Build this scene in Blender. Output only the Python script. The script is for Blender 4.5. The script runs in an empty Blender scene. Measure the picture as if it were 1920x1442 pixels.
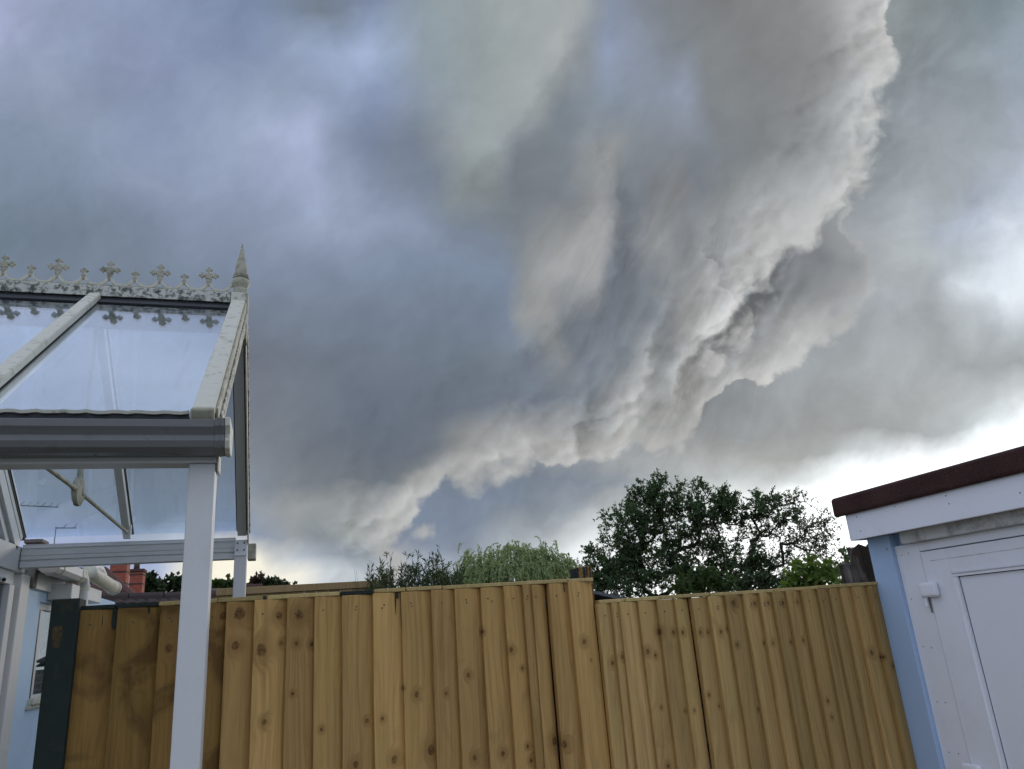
import bpy, math, random
import numpy as np
from mathutils import Vector, Matrix

random.seed(7)
rng = np.random.default_rng(7)
S = bpy.context.scene
COL = S.collection

# ------------------------------------------------------------------ camera
EYE = 1.62
CAM_R = Vector((0.95784354, -0.27794418, -0.07268278))
CAM_U = Vector((-0.02191727, -0.32295314, 0.94616114))
CAM_F = Vector((0.28645311, 0.90468133, 0.31543036))
FOC = 1408.1
cam_data = bpy.data.cameras.new('camera')
cam = bpy.data.objects.new('camera', cam_data)
COL.objects.link(cam)
m = Matrix((CAM_R, CAM_U, -CAM_F)).transposed().to_4x4()
m.translation = Vector((0, 0, EYE))
cam.matrix_world = m
cam_data.sensor_width = 36
cam_data.lens = 36 * FOC / 1920
cam_data.clip_start = 0.02
cam_data.clip_end = 3000
S.camera = cam

# ------------------------------------------------------------------ view
S.view_settings.view_transform = 'Standard'
S.view_settings.look = 'None'
S.view_settings.exposure = 0.0
S.view_settings.gamma = 1.0
S.view_settings.use_curve_mapping = False
S.render.film_transparent = False
S.cycles.use_adaptive_sampling = True
S.cycles.adaptive_threshold = 0.02
S.cycles.adaptive_min_samples = 8
S.cycles.max_bounces = 6
S.cycles.diffuse_bounces = 3
S.cycles.glossy_bounces = 3
S.cycles.transmission_bounces = 2
S.cycles.transparent_max_bounces = 12

# ------------------------------------------------------------------ sun (low, behind the tree, veiled by cloud)
SUN_AZ, SUN_EL = math.radians(37), math.radians(11)
sd = bpy.data.lights.new('sun', 'SUN')
sd.energy = 1.0
sd.angle = math.radians(14)
sd.color = (1.0, 0.93, 0.82)
sun = bpy.data.objects.new('sun', sd)
COL.objects.link(sun)
sv = Vector((math.sin(SUN_AZ) * math.cos(SUN_EL), math.cos(SUN_AZ) * math.cos(SUN_EL), math.sin(SUN_EL)))
sun.rotation_euler = (-sv).to_track_quat('-Z', 'Y').to_euler()
sun.location = sv * 60


# ------------------------------------------------------------------ node helper
class G:
    def __init__(s, tree):
        s.t = tree; s.n = tree.nodes; s.l = tree.links

    def _in(s, node, idx, v):
        sock = node.inputs[idx]
        if v is None:
            return
        if hasattr(v, 'is_output'):
            s.l.new(v, sock)
        else:
            sock.default_value = v

    def math(s, op, a, b=None, c=None, clamp=False):
        nd = s.n.new('ShaderNodeMath'); nd.operation = op; nd.use_clamp = clamp
        s._in(nd, 0, a); s._in(nd, 1, b)
        if c is not None: s._in(nd, 2, c)
        return nd.outputs[0]

    def vmath(s, op, a, b=None, scale=None):
        nd = s.n.new('ShaderNodeVectorMath'); nd.operation = op
        s._in(nd, 0, a)
        if b is not None: s._in(nd, 1, b)
        if scale is not None: s._in(nd, 3, scale)
        return nd.outputs['Value'] if op in ('DOT_PRODUCT', 'LENGTH', 'DISTANCE') else nd.outputs[0]

    def mix(s, f, a, b, mode='MIX'):
        nd = s.n.new('ShaderNodeMix'); nd.data_type = 'RGBA'; nd.blend_type = mode; nd.clamp_factor = True
        s._in(nd, 0, f)
        for i, v in ((6, a), (7, b)):
            if not hasattr(v, 'is_output') and len(v) == 3: v = (*v, 1)
            s._in(nd, i, v)
        return nd.outputs[2]

    def rng(s, v, a, b, c=0.0, d=1.0, mode='LINEAR'):
        nd = s.n.new('ShaderNodeMapRange'); nd.interpolation_type = mode; nd.clamp = True
        s._in(nd, 0, v); s._in(nd, 1, a); s._in(nd, 2, b); s._in(nd, 3, c); s._in(nd, 4, d)
        return nd.outputs[0]

    def noise(s, vec, scale, detail=3, rough=0.5, dist=0.0, dim='3D', out=0, lac=2.0, w=None):
        nd = s.n.new('ShaderNodeTexNoise'); nd.noise_dimensions = dim
        s._in(nd, 'Vector', vec); nd.inputs['Scale'].default_value = scale
        nd.inputs['Detail'].default_value = detail; nd.inputs['Roughness'].default_value = rough
        nd.inputs['Lacunarity'].default_value = lac; nd.inputs['Distortion'].default_value = dist
        if w is not None: s._in(nd, 'W', w)
        return nd.outputs[out]

    def comb(s, x, y, z=0.0):
        nd = s.n.new('ShaderNodeCombineXYZ'); s._in(nd, 0, x); s._in(nd, 1, y); s._in(nd, 2, z)
        return nd.outputs[0]

    def sep(s, v):
        nd = s.n.new('ShaderNodeSeparateXYZ'); s._in(nd, 0, v)
        return nd.outputs[0], nd.outputs[1], nd.outputs[2]

    def ramp(s, f, stops, interp='LINEAR'):
        nd = s.n.new('ShaderNodeValToRGB'); cr = nd.color_ramp; cr.interpolation = interp
        while len(cr.elements) < len(stops): cr.elements.new(0.5)
        for e, (p, c) in zip(cr.elements, stops):
            e.position = p
        for e, (p, c) in zip(cr.elements, stops):
            e.color = (*c, 1)
        s._in(nd, 0, f)
        return nd.outputs[0]

    def curve(s, f, pts):
        nd = s.n.new('ShaderNodeFloatCurve'); c = nd.mapping.curves[0]
        while len(c.points) < len(pts): c.points.new(0.5, 0.5)
        for q, (a, b) in zip(c.points, pts):
            q.location = (a, b); q.handle_type = 'AUTO_CLAMPED'
        nd.mapping.use_clip = False
        nd.mapping.update()
        s._in(nd, 1, f)
        return nd.outputs[0]


def lin(c):
    out = []
    for v in c:
        v /= 255.0
        out.append(v / 12.92 if v <= 0.04045 else ((v + 0.055) / 1.055) ** 2.4)
    return tuple(out)


def gy(v): return (v - 3, v + 1, v + 2) if v < 240 else (v, v, v)


# ------------------------------------------------------------------ world: storm sky
W = bpy.data.worlds.new('World'); S.world = W
W.use_nodes = True
W.cycles.sampling_method = 'NONE'
wt = W.node_tree; wt.nodes.clear(); g = G(wt)
tc = wt.nodes.new('ShaderNodeTexCoord')
D = g.vmath('NORMALIZE', tc.outputs['Generated'])
# the storm is laid out on a plane hung across the sky ahead (fixed world axes), 1 unit = 1000
ST_R, ST_U, ST_F = tuple(CAM_R), tuple(CAM_U), tuple(CAM_F)
dF = g.vmath('DOT_PRODUCT', D, ST_F)
dFc = g.math('MAXIMUM', dF, 0.25)
gu = g.math('MULTIPLY_ADD', g.math('DIVIDE', g.vmath('DOT_PRODUCT', D, ST_R), dFc), FOC / 1000, 0.96)
gv = g.math('MULTIPLY_ADD', g.math('DIVIDE', g.vmath('DOT_PRODUCT', D, ST_U), dFc), -FOC / 1000, 0.721)
P0 = g.comb(gu, gv, 0.0)


def centred(v, amp):
    return g.vmath('SCALE', g.vmath('SUBTRACT', v, (0.5, 0.5, 0.5)), scale=amp)


# streak-aligned coordinates: e runs up the diagonal of the shelf, n points out to lower right
EX, EY = 0.7707, -0.637
def st(vec):
    x, y, _ = g.sep(vec)
    x = g.math('SUBTRACT', x, 0.48); y = g.math('SUBTRACT', y, 1.0)
    s_ = g.math('ADD', g.math('MULTIPLY', x, EX), g.math('MULTIPLY', y, EY))
    t_ = g.math('ADD', g.math('MULTIPLY', x, -EY), g.math('MULTIPLY', y, EX))
    return s_, t_


s0, t0 = st(P0)
PS = g.comb(g.math('MULTIPLY', s0, 0.72), t0, 0.3)          # stretched along the diagonal
n_big = g.noise(PS, 3.2, 2, 0.5, out=1)
n_mid = g.noise(PS, 8.0, 5, 0.52, 0.2, out=1)
n_edge = g.noise(P0, 11.0, 6, 0.60, 0.25, out=1)
warp_soft = g.vmath('ADD', centred(n_big, 0.09), centred(n_mid, 0.11))
warp_edge = g.vmath('ADD', centred(n_big, 0.03), centred(n_edge, 0.10))
PW = g.vmath('ADD', P0, warp_soft)
PE = g.vmath('ADD', P0, warp_edge)
xw, yw, _ = g.sep(PW)
fx = g.rng(xw, -0.2, 2.12)


def neutral(c):
    r_, g_, b_ = c
    if max(c) > 222: return c
    if b_ < g_: b_ = g_ - (g_ - b_) * 0.15
    if r_ > g_: r_ = g_ + (r_ - g_) * 0.3
    return (r_, g_ + 0.5, b_ + 0.5)


def lattice(rows):
    col = None; prev = None
    for y, stops in rows:
        stops = [((x + 200) / 2320, lin(neutral(c) if isinstance(c, tuple) else gy(c))) for x, c in stops]
        r = g.ramp(fx, stops)
        col = r if col is None else g.mix(g.rng(yw, prev / 1000, y / 1000), col, r)
        prev = y
    return col


front = lattice([
 (0, [(0,(165,170,200)),(120,(150,160,185)),(300,(140,152,180)),(480,(125,138,165)),(620,(118,128,140)),(700,(128,140,165)),(800,(142,152,158)),(950,(158,164,164)),(1080,(166,168,164)),(1130,(140,150,168)),(1200,(128,132,140)),(1350,(128,126,124)),(1500,(140,136,132)),(1600,(170,168,164)),(1680,(190,186,180))]),
 (90, [(0,(160,168,195)),(150,(145,155,180)),(300,(140,150,178)),(450,(130,142,170)),(550,(150,162,188)),(700,(168,182,212)),(740,(155,168,190)),(800,(140,150,158)),(930,(156,163,163)),(1030,(166,168,165)),(1090,(140,146,152)),(1140,(145,155,178)),(1250,(128,132,136)),(1400,(132,131,130)),(1550,(142,140,138)),(1640,(185,182,178)),(1680,(190,188,184))]),
 (180, [(0,(145,155,178)),(120,(150,160,182)),(220,(138,148,172)),(320,(134,144,170)),(480,(150,162,185)),(600,(145,156,180)),(720,(138,150,178)),(800,(138,148,162)),(900,(154,161,162)),(990,(158,162,161)),(1040,(132,140,148)),(1150,(132,140,152)),(1280,(145,152,168)),(1320,(128,131,134)),(1500,(136,136,136)),(1600,(165,166,166)),(1650,(188,188,186))]),
 (270, [(0,(135,148,168)),(120,(140,152,172)),(300,(140,151,176)),(450,(158,168,192)),(600,(168,176,204)),(640,(140,150,172)),(700,(122,133,155)),(800,(122,130,145)),(850,(145,151,153)),(930,(153,160,160)),(980,(128,134,142)),(1060,(125,131,138)),(1130,(150,150,142)),(1180,(130,135,140)),(1300,(120,124,130)),(1450,(128,130,132)),(1560,(160,162,162)),(1630,(185,186,184))]),
 (350, [(0,(125,138,155)),(150,(130,142,162)),(300,(145,155,178)),(450,(150,160,185)),(600,(160,170,196)),(660,(150,160,182)),(720,(128,138,158)),(820,(118,126,140)),(860,(134,141,144)),(920,(137,143,145)),(970,(124,130,138)),(1050,(122,127,134)),(1110,(148,147,140)),(1160,(120,126,134)),(1260,(130,130,132)),(1300,(116,120,126)),(1400,(135,137,138)),(1500,(168,169,168)),(1580,(188,188,185))]),
 (430, [(0,(112,125,138)),(150,(118,130,146)),(300,(128,138,158)),(450,(135,145,165)),(600,(150,160,182)),(720,(148,158,180)),(800,(138,148,168)),(900,(122,131,146)),(980,(125,130,136)),(1060,(150,150,146)),(1130,(165,162,158)),(1165,(118,122,130)),(1240,(140,141,142)),(1290,(125,128,132)),(1380,(150,151,152)),(1460,(182,181,178)),(1520,(190,188,184))]),
 (510, [(0,(120,132,150)),(250,(118,130,146)),(400,(122,133,152)),(550,(128,138,158)),(700,(130,142,162)),(850,(128,140,160)),(940,(125,137,156)),(990,(140,142,142)),(1050,(160,158,154)),(1130,(160,158,154)),(1165,(114,120,130)),(1230,(122,126,132)),(1300,(140,141,142)),(1340,(165,165,163)),(1370,(140,142,144)),(1430,(172,172,170)),(1470,(180,179,176))]),
 (590, [(400,(118,126,142)),(550,(120,129,144)),(700,(116,126,142)),(850,(118,129,145)),(950,(120,132,150)),(980,(150,150,147)),(1030,(152,152,148)),(1070,(120,126,134)),(1150,(112,118,128)),(1230,(122,126,132)),(1270,(150,150,150)),(1350,(180,179,176)),(1395,(185,184,180))]),
 (680, [(400,(112,116,126)),(550,(110,116,128)),(700,(112,120,134)),(850,(110,119,132)),(1000,(116,124,136)),(1040,(130,134,138)),(1080,(112,119,130)),(1160,(116,122,130)),(1200,(160,161,160)),(1240,(140,143,145)),(1290,(160,161,161)),(1340,(184,183,180)),(1450,(190,188,184))]),
 (760, [(400,(118,123,132)),(550,(114,120,130)),(700,(102,110,124)),(850,(106,114,126)),(1000,(110,118,130)),(1100,(116,122,130)),(1160,(160,160,158)),(1190,(172,172,170)),(1230,(145,148,150)),(1290,(180,180,178)),(1340,(188,187,184))]),
 (840, [(400,(130,134,142)),(500,(122,127,135)),(620,(110,116,126)),(740,(98,105,117)),(820,(108,114,122)),(870,(140,140,138)),(950,(168,166,161)),(1050,(170,168,164)),(1100,(150,152,152)),(1180,(168,168,166)),(1280,(188,187,184))]),
 (910, [(400,(140,146,156)),(480,(130,136,146)),(560,(125,129,135)),(650,(112,117,124)),(720,(104,110,118)),(790,(140,140,138)),(850,(168,166,162)),(930,(176,174,168)),(1000,(172,170,165)),(1060,(180,178,174))]),
 (960, [(400,(150,158,172)),(490,(148,153,160)),(560,(155,156,154)),(640,(142,145,146)),(700,(158,158,155)),(760,(172,171,167)),(810,(178,176,172))]),
 (1010, [(200,(165,176,205)),(330,(190,200,215)),(400,(150,160,185)),(480,(140,150,170)),(540,(150,153,156)),(600,(132,138,144)),(650,(152,155,155)),(720,(165,166,166)),(790,(172,172,170))]),
 (1060, [(200,(160,172,205)),(300,(170,182,212)),(345,(235,228,215)),(400,(256,247,225)),(480,(252,245,225)),(520,(215,215,210)),(560,(180,186,196)),(640,(140,147,157)),(720,(158,164,172)),(800,(150,156,166))]),
 (1100, [(200,(175,185,210)),(300,(190,195,210)),(360,(250,242,225)),(460,(260,250,228)),(540,(250,244,228)),(600,(205,210,215)),(700,(180,186,192)),(760,(175,181,188))]),
])
middle = lattice([
 (400, [(1540,150),(1640,165)]),
 (440, [(1540,(140,142,145)),(1620,(165,166,167))]),
 (500, [(1450,(130,133,138)),(1540,(120,123,128)),(1600,(150,152,154)),(1630,(172,172,171))]),
 (570, [(1400,(118,122,128)),(1500,(128,131,134)),(1570,(160,160,160)),(1625,(182,181,179))]),
 (640, [(1380,(122,125,130)),(1440,(135,138,141)),(1500,(175,175,173)),(1550,(190,188,185))]),
 (700, [(1300,(150,150,150)),(1360,(152,154,155)),(1420,(184,183,180)),(1460,(192,190,187))]),
 (780, [(1250,165),(1330,(192,190,187))]),
 (860, [(1000,(176,174,169)),(1200,(178,177,175))]),
 (950, [(800,(178,176,172)),(900,(170,169,166))]),
])
back = lattice([
 (0, [(1650,(150,153,152)),(1720,(135,140,140)),(1850,(122,130,135)),(1920,(130,138,142))]),
 (100, [(1680,(142,146,148)),(1800,(138,144,147)),(1920,(145,152,162))]),
 (200, [(1650,(140,144,147)),(1800,(146,150,154)),(1860,(138,142,146)),(1920,(155,160,170))]),
 (290, [(1600,(134,138,142)),(1700,(140,143,146)),(1800,(158,161,164)),(1920,(160,164,172))]),
 (370, [(1600,(140,143,146)),(1680,(158,160,162)),(1760,(168,171,174)),(1830,(165,169,180)),(1920,(185,189,200))]),
 (430, [(1600,(158,160,162)),(1700,(172,174,176)),(1740,(160,164,174)),(1840,(178,182,194)),(1890,(212,215,222)),(1920,(205,208,218))]),
 (490, [(1600,(165,166,168)),(1720,(176,178,178)),(1800,(170,173,178)),(1870,(205,208,215)),(1920,(222,225,230))]),
 (540, [(1640,(165,167,169)),(1760,(168,170,172)),(1810,(205,208,212)),(1860,(215,218,222)),(1920,(220,222,226))]),
 (600, [(1500,(142,145,148)),(1640,(152,154,157)),(1750,(162,164,166)),(1800,(180,182,184)),(1850,(165,167,169)),(1920,(180,182,184))]),
 (680, [(1350,(124,128,133)),(1500,(140,143,146)),(1650,(156,158,160)),(1800,(164,165,165)),(1920,(150,152,152))]),
 (750, [(1330,(120,125,131)),(1450,(136,139,142)),(1600,(146,148,149)),(1750,(165,166,165)),(1850,(178,179,178)),(1920,(205,206,205))]),
 (800, [(1200,(138,142,146)),(1400,(138,141,144)),(1550,(142,144,145)),(1700,(154,156,157)),(1800,182),(1870,225),(1920,262)]),
 (850, [(1100,(150,152,155)),(1300,(158,159,159)),(1450,(152,153,152)),(1550,162),(1630,195),(1720,255),(1920,285)]),
 (900, [(800,(120,128,142)),(1000,(120,128,140)),(1100,(122,130,142)),(1180,(142,147,152)),(1300,168),(1400,182),(1500,215),(1600,270),(1700,285)]),
 (945, [(800,(118,127,143)),(950,(116,126,141)),(1080,(138,143,150)),(1150,(165,167,168)),(1300,200),(1450,250),(1550,300)]),
 (990, [(780,(120,130,148)),(880,(118,127,143)),(950,(135,140,148)),(1010,(142,146,152)),(1080,(185,186,187)),(1200,215),(1350,260),(1500,300)]),
 (1040, [(760,(135,142,158)),(850,(128,136,152)),(930,(150,155,162)),(1000,(175,178,182)),(1080,(225,225,224)),(1200,242),(1400,285)]),
 (1100, [(760,(165,172,182)),(900,(190,193,197)),(1080,238),(1300,270)]),
])


def edge_mask(pts, soft, bump_h):
    pts = [(((x - 480) * EX + (y - 1000) * EY) / 1000, ((x - 480) * -EY + (y - 1000) * EX) / 1000) for x, y in pts]
    pts.sort()
    s_, t_ = st(PE)
    f = g.math('DIVIDE', g.math('SUBTRACT', s_, -0.2), 2.2)
    c = g.curve(f, [((a + 0.2) / 2.2, b + 0.2) for a, b in pts])
    d = g.math('SUBTRACT', g.math('SUBTRACT', c, 0.2), t_)      # >0 inside
    d = g.math('ADD', d, g.math('MULTIPLY', g.math('SUBTRACT', 0.42, bump_h), 0.032))
    return g.rng(d, g.math('MULTIPLY', soft, -1.0), soft, 0, 1, 'SMOOTHSTEP'), d


E2 = [(1700,-150),(1690,-40),(1686,30),(1680,95),(1648,165),(1655,225),(1640,290),(1612,340),(1590,400),(1545,440),(1478,465),(1456,500),(1448,540),(1404,570),(1396,600),(1385,650),(1345,690),(1300,715),(1275,765),(1230,800),(1150,840),(1020,858),(930,890),(850,905),(790,930),(760,960),(735,1020),(735,1120)]
E1 = [(1700,-140),(1690,-30),(1686,40),(1680,100),(1650,170),(1657,230),(1644,295),(1625,350),(1612,420),(1624,480),(1630,560),(1568,615),(1552,650),(1462,700),(1445,726),(1348,742),(1332,780),(1326,812),(1240,842),(1190,860),(1100,880),(1060,885),(1040,895),(1000,872),(960,890),(930,912),(850,925),(812,940),(806,970),(798,995),(770,1012),(756,1050),(760,1130)]
softn = g.rng(g.noise(P0, 4.0, 2, 0.5), 0.35, 0.65, 0.006, 0.034)

# billows: small relief lit from the sun side (right and low)
def billow(vec, scale, det):
    nd = wt.nodes.new('ShaderNodeTexVoronoi'); nd.voronoi_dimensions = '2D'; nd.feature = 'F1'
    g.l.new(vec, nd.inputs['Vector']); nd.inputs['Scale'].default_value = scale
    nd.inputs['Detail'].default_value = det; nd.inputs['Roughness'].default_value = 0.55
    d_ = nd.outputs['Distance']
    return g.math('MULTIPLY', g.math('MULTIPLY', d_, d_), 1.1)


# stepped lobes inside the shelf: a bright ragged rim, dark just outside it
def lobe(pts, bright, dark, win, wdth, soft=0.006, bump_k=0.05):
    q = sorted((((x - 480) * EX + (y - 1000) * EY) / 1000, ((x - 480) * -EY + (y - 1000) * EX) / 1000) for x, y in pts)
    s_, t_ = sPE, tPE
    c = g.curve(g.math('DIVIDE', g.math('SUBTRACT', s_, -0.2), 2.2), [((a + 0.2) / 2.2, b + 0.5) for a, b in q])
    d = g.math('SUBTRACT', g.math('SUBTRACT', c, 0.5), t_)
    d = g.math('ADD', d, g.math('MULTIPLY', g.math('SUBTRACT', 0.42, hb), bump_k))
    ins = g.rng(d, -soft, soft, 0, 1, 'SMOOTHSTEP')
    a_ = g.math('MULTIPLY', g.math('MULTIPLY', ins, g.rng(d, 0.0, wdth, 1, 0, 'SMOOTHSTEP')), bright)
    b_ = g.math('MULTIPLY', g.math('MULTIPLY', g.math('SUBTRACT', 1.0, ins), g.rng(d, -wdth * 1.2, 0.0, 0, 1, 'SMOOTHSTEP')), -dark)
    s0_, s1_ = q[0][0], q[-1][0]
    w_ = g.math('MULTIPLY', g.rng(s_, s0_ - win, s0_ + win, 0, 1, 'SMOOTHSTEP'), g.rng(s_, s1_ - win, s1_ + win, 1, 0, 'SMOOTHSTEP'))
    return g.math('MULTIPLY', g.math('ADD', a_, b_), w_)


sPE, tPE = st(PE)
E3 = ([(1125,-60),(1110,0),(1085,60),(1060,110),(1030,180),(1000,230),(960,290),(900,330),(860,350)], 0.05, 0.14, 0.05, 0.12, 0.035, 0.03)
E4 = ([(1140,290),(1150,400),(1162,480),(1135,520),(1080,590),(1040,640),(970,668)], 0.10, 0.17, 0.04, 0.10, 0.020, 0.03)
E5 = ([(1345,430),(1342,485),(1368,540),(1362,620),(1305,665),(1290,720),(1250,770)], 0.14, 0.14, 0.05, 0.07, 0.010, 0.04)
E6 = ([(1262,560),(1240,610),(1224,662),(1221,737),(1197,770),(1150,805),(1060,822)], 0.13, 0.15, 0.05, 0.07, 0.012, 0.04)
E7 = ([(720,950),(712,985),(660,1005),(610,1010)], 0.10, 0.12, 0.05, 0.05, 0.014, 0.04)
PB = g.vmath('ADD', PS, centred(n_edge, 0.05))
hb = billow(PB, 11.0, 2.5)
hb2 = billow(g.vmath('ADD', PB, (0.004, 0.014, 0.0)), 11.0, 2.5)
rel = g.math('SUBTRACT', hb2, hb)
na = g.noise(PS, 6.0, 5, 0.52, 0.3); nb = g.noise(g.vmath('ADD', PS, (0.008, 0.02, 0)), 6.0, 5, 0.52, 0.3)
rel_n = g.math('SUBTRACT', na, nb)
rel2 = g.math('SUBTRACT', g.noise(PS, 2.6, 4, 0.5), 0.5)
m1, d1 = edge_mask(E1, softn, hb)
m2, d2 = edge_mask(E2, softn, hb)
# relief is strong near the lit shelf edges, faint in the smooth blue-grey mass at left
near2 = g.math('MULTIPLY', g.rng(g.math('ABSOLUTE', d2), 0.0, 0.22, 1.0, 0.0, 'SMOOTHSTEP'), g.rng(g.noise(P0, 3.0, 2, 0.5), 0.35, 0.6))
inside = g.math('MAXIMUM', m1, 0.35)
amp = g.math('MULTIPLY', g.rng(near2, 0, 1, 0.06, 1.0), inside)
col = g.mix(m1, g.vmath('MULTIPLY', back, (1.07, 1.10, 1.12)), middle)
col = g.vmath('MULTIPLY', g.mix(m2, col, front), (0.975, 1.0, 1.02))
k = g.math('ADD', g.math('MULTIPLY', g.math('MULTIPLY', rel, amp), 0.50), g.math('MULTIPLY', g.math('MULTIPLY', rel_n, g.math('ADD', amp, 0.05)), 0.9))
k = g.math('ADD', k, g.math('MULTIPLY', rel2, 0.12))
# torn wisps hanging below the shelf, steeper than its edge
wx, wy, _ = g.sep(g.vmath('ADD', P0, centred(n_mid, 0.05)))
wa = g.math('SUBTRACT', g.math('MULTIPLY', wx, 0.47), g.math('MULTIPLY', wy, 0.88))
wb = g.math('ADD', g.math('MULTIPLY', wx, 0.88), g.math('MULTIPLY', wy, 0.47))
wisp = g.noise(g.comb(g.math('MULTIPLY', wa, 4.5), g.math('MULTIPLY', wb, 17.0), 0.0), 1.0, 5, 0.58, 0.4, dim='2D')
wm = g.rng(g.vmath('LENGTH', g.vmath('MULTIPLY', g.vmath('SUBTRACT', P0, (1.24, 0.61, 0.0)), (2.6, 2.5, 0.0))), 0.2, 1.0, 1, 0, 'SMOOTHSTEP')
k = g.math('ADD', k, g.math('MULTIPLY', g.math('MULTIPLY', g.math('SUBTRACT', wisp, 0.5), wm), 1.05))
# mottling everywhere, stronger in the higher deck at right
mot = g.math('SUBTRACT', g.noise(PW, 6.5, 6, 0.6, 0.2, dim='2D'), 0.5)
k = g.math('ADD', k, g.math('MULTIPLY', mot, g.rng(m1, 0, 1, 0.62, 0.36)))
for e_ in (E3, E4, E5, E6, E7): k = g.math('ADD', k, lobe(*e_))
k = g.math('ADD', g.math('MAXIMUM', g.math('MINIMUM', k, 0.45), -0.38), 1.0)
# sunlit fringe just inside the shelf edges
rim1 = g.math('MULTIPLY', m1, g.rng(d1, 0.0, 0.045, 1, 0, 'SMOOTHSTEP'))
rim2 = g.math('MULTIPLY', m2, g.rng(d2, 0.0, 0.055, 1, 0, 'SMOOTHSTEP'))
rim = g.math('MULTIPLY', g.math('MAXIMUM', rim1, rim2), g.rng(g.noise(P0, 5.0, 3, 0.5), 0.35, 0.6, 0.08, 0.55))
col = g.mix(rim, col, lin((200, 200, 196)))
shade = g.math('MULTIPLY', g.math('SUBTRACT', 1.0, m2), g.rng(d2, -0.11, 0.0, 0, 0.10, 'SMOOTHSTEP'))
k = g.math('SUBTRACT', k, shade)
storm = g.vmath('SCALE', col, scale=k)

# away from the storm the overcast goes on, lighter and even
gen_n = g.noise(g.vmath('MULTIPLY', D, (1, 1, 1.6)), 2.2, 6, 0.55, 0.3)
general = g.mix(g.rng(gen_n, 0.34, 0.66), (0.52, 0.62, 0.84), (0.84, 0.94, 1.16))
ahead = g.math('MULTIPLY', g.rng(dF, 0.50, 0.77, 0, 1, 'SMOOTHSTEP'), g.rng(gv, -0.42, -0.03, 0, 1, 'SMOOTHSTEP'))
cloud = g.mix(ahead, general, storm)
sky = wt.nodes.new('ShaderNodeTexSky'); sky.sky_type = 'NISHITA'; sky.sun_disc = False
sky.sun_elevation = SUN_EL; sky.sun_rotation = SUN_AZ
skyc = g.vmath('SCALE', sky.outputs[0], scale=0.10)
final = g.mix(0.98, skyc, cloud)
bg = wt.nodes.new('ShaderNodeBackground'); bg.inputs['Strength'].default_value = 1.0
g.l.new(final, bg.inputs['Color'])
wo = wt.nodes.new('ShaderNodeOutputWorld'); g.l.new(bg.outputs[0], wo.inputs['Surface'])


# ------------------------------------------------------------------ photograph rays -> points on real planes
def ray(px, py):
    return CAM_F + CAM_R * ((px - 960) / FOC) - CAM_U * ((py - 721) / FOC)


def at_y(px, py, Y):
    d = ray(px, py); return Vector((0, 0, EYE)) + d * (Y / d.y)


def at_x(px, py, X):
    d = ray(px, py); return Vector((0, 0, EYE)) + d * (X / d.x)


def at_d(px, py, dist):
    d = ray(px, py); return Vector((0, 0, EYE)) + d * (dist / math.hypot(d.x, d.y))


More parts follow.
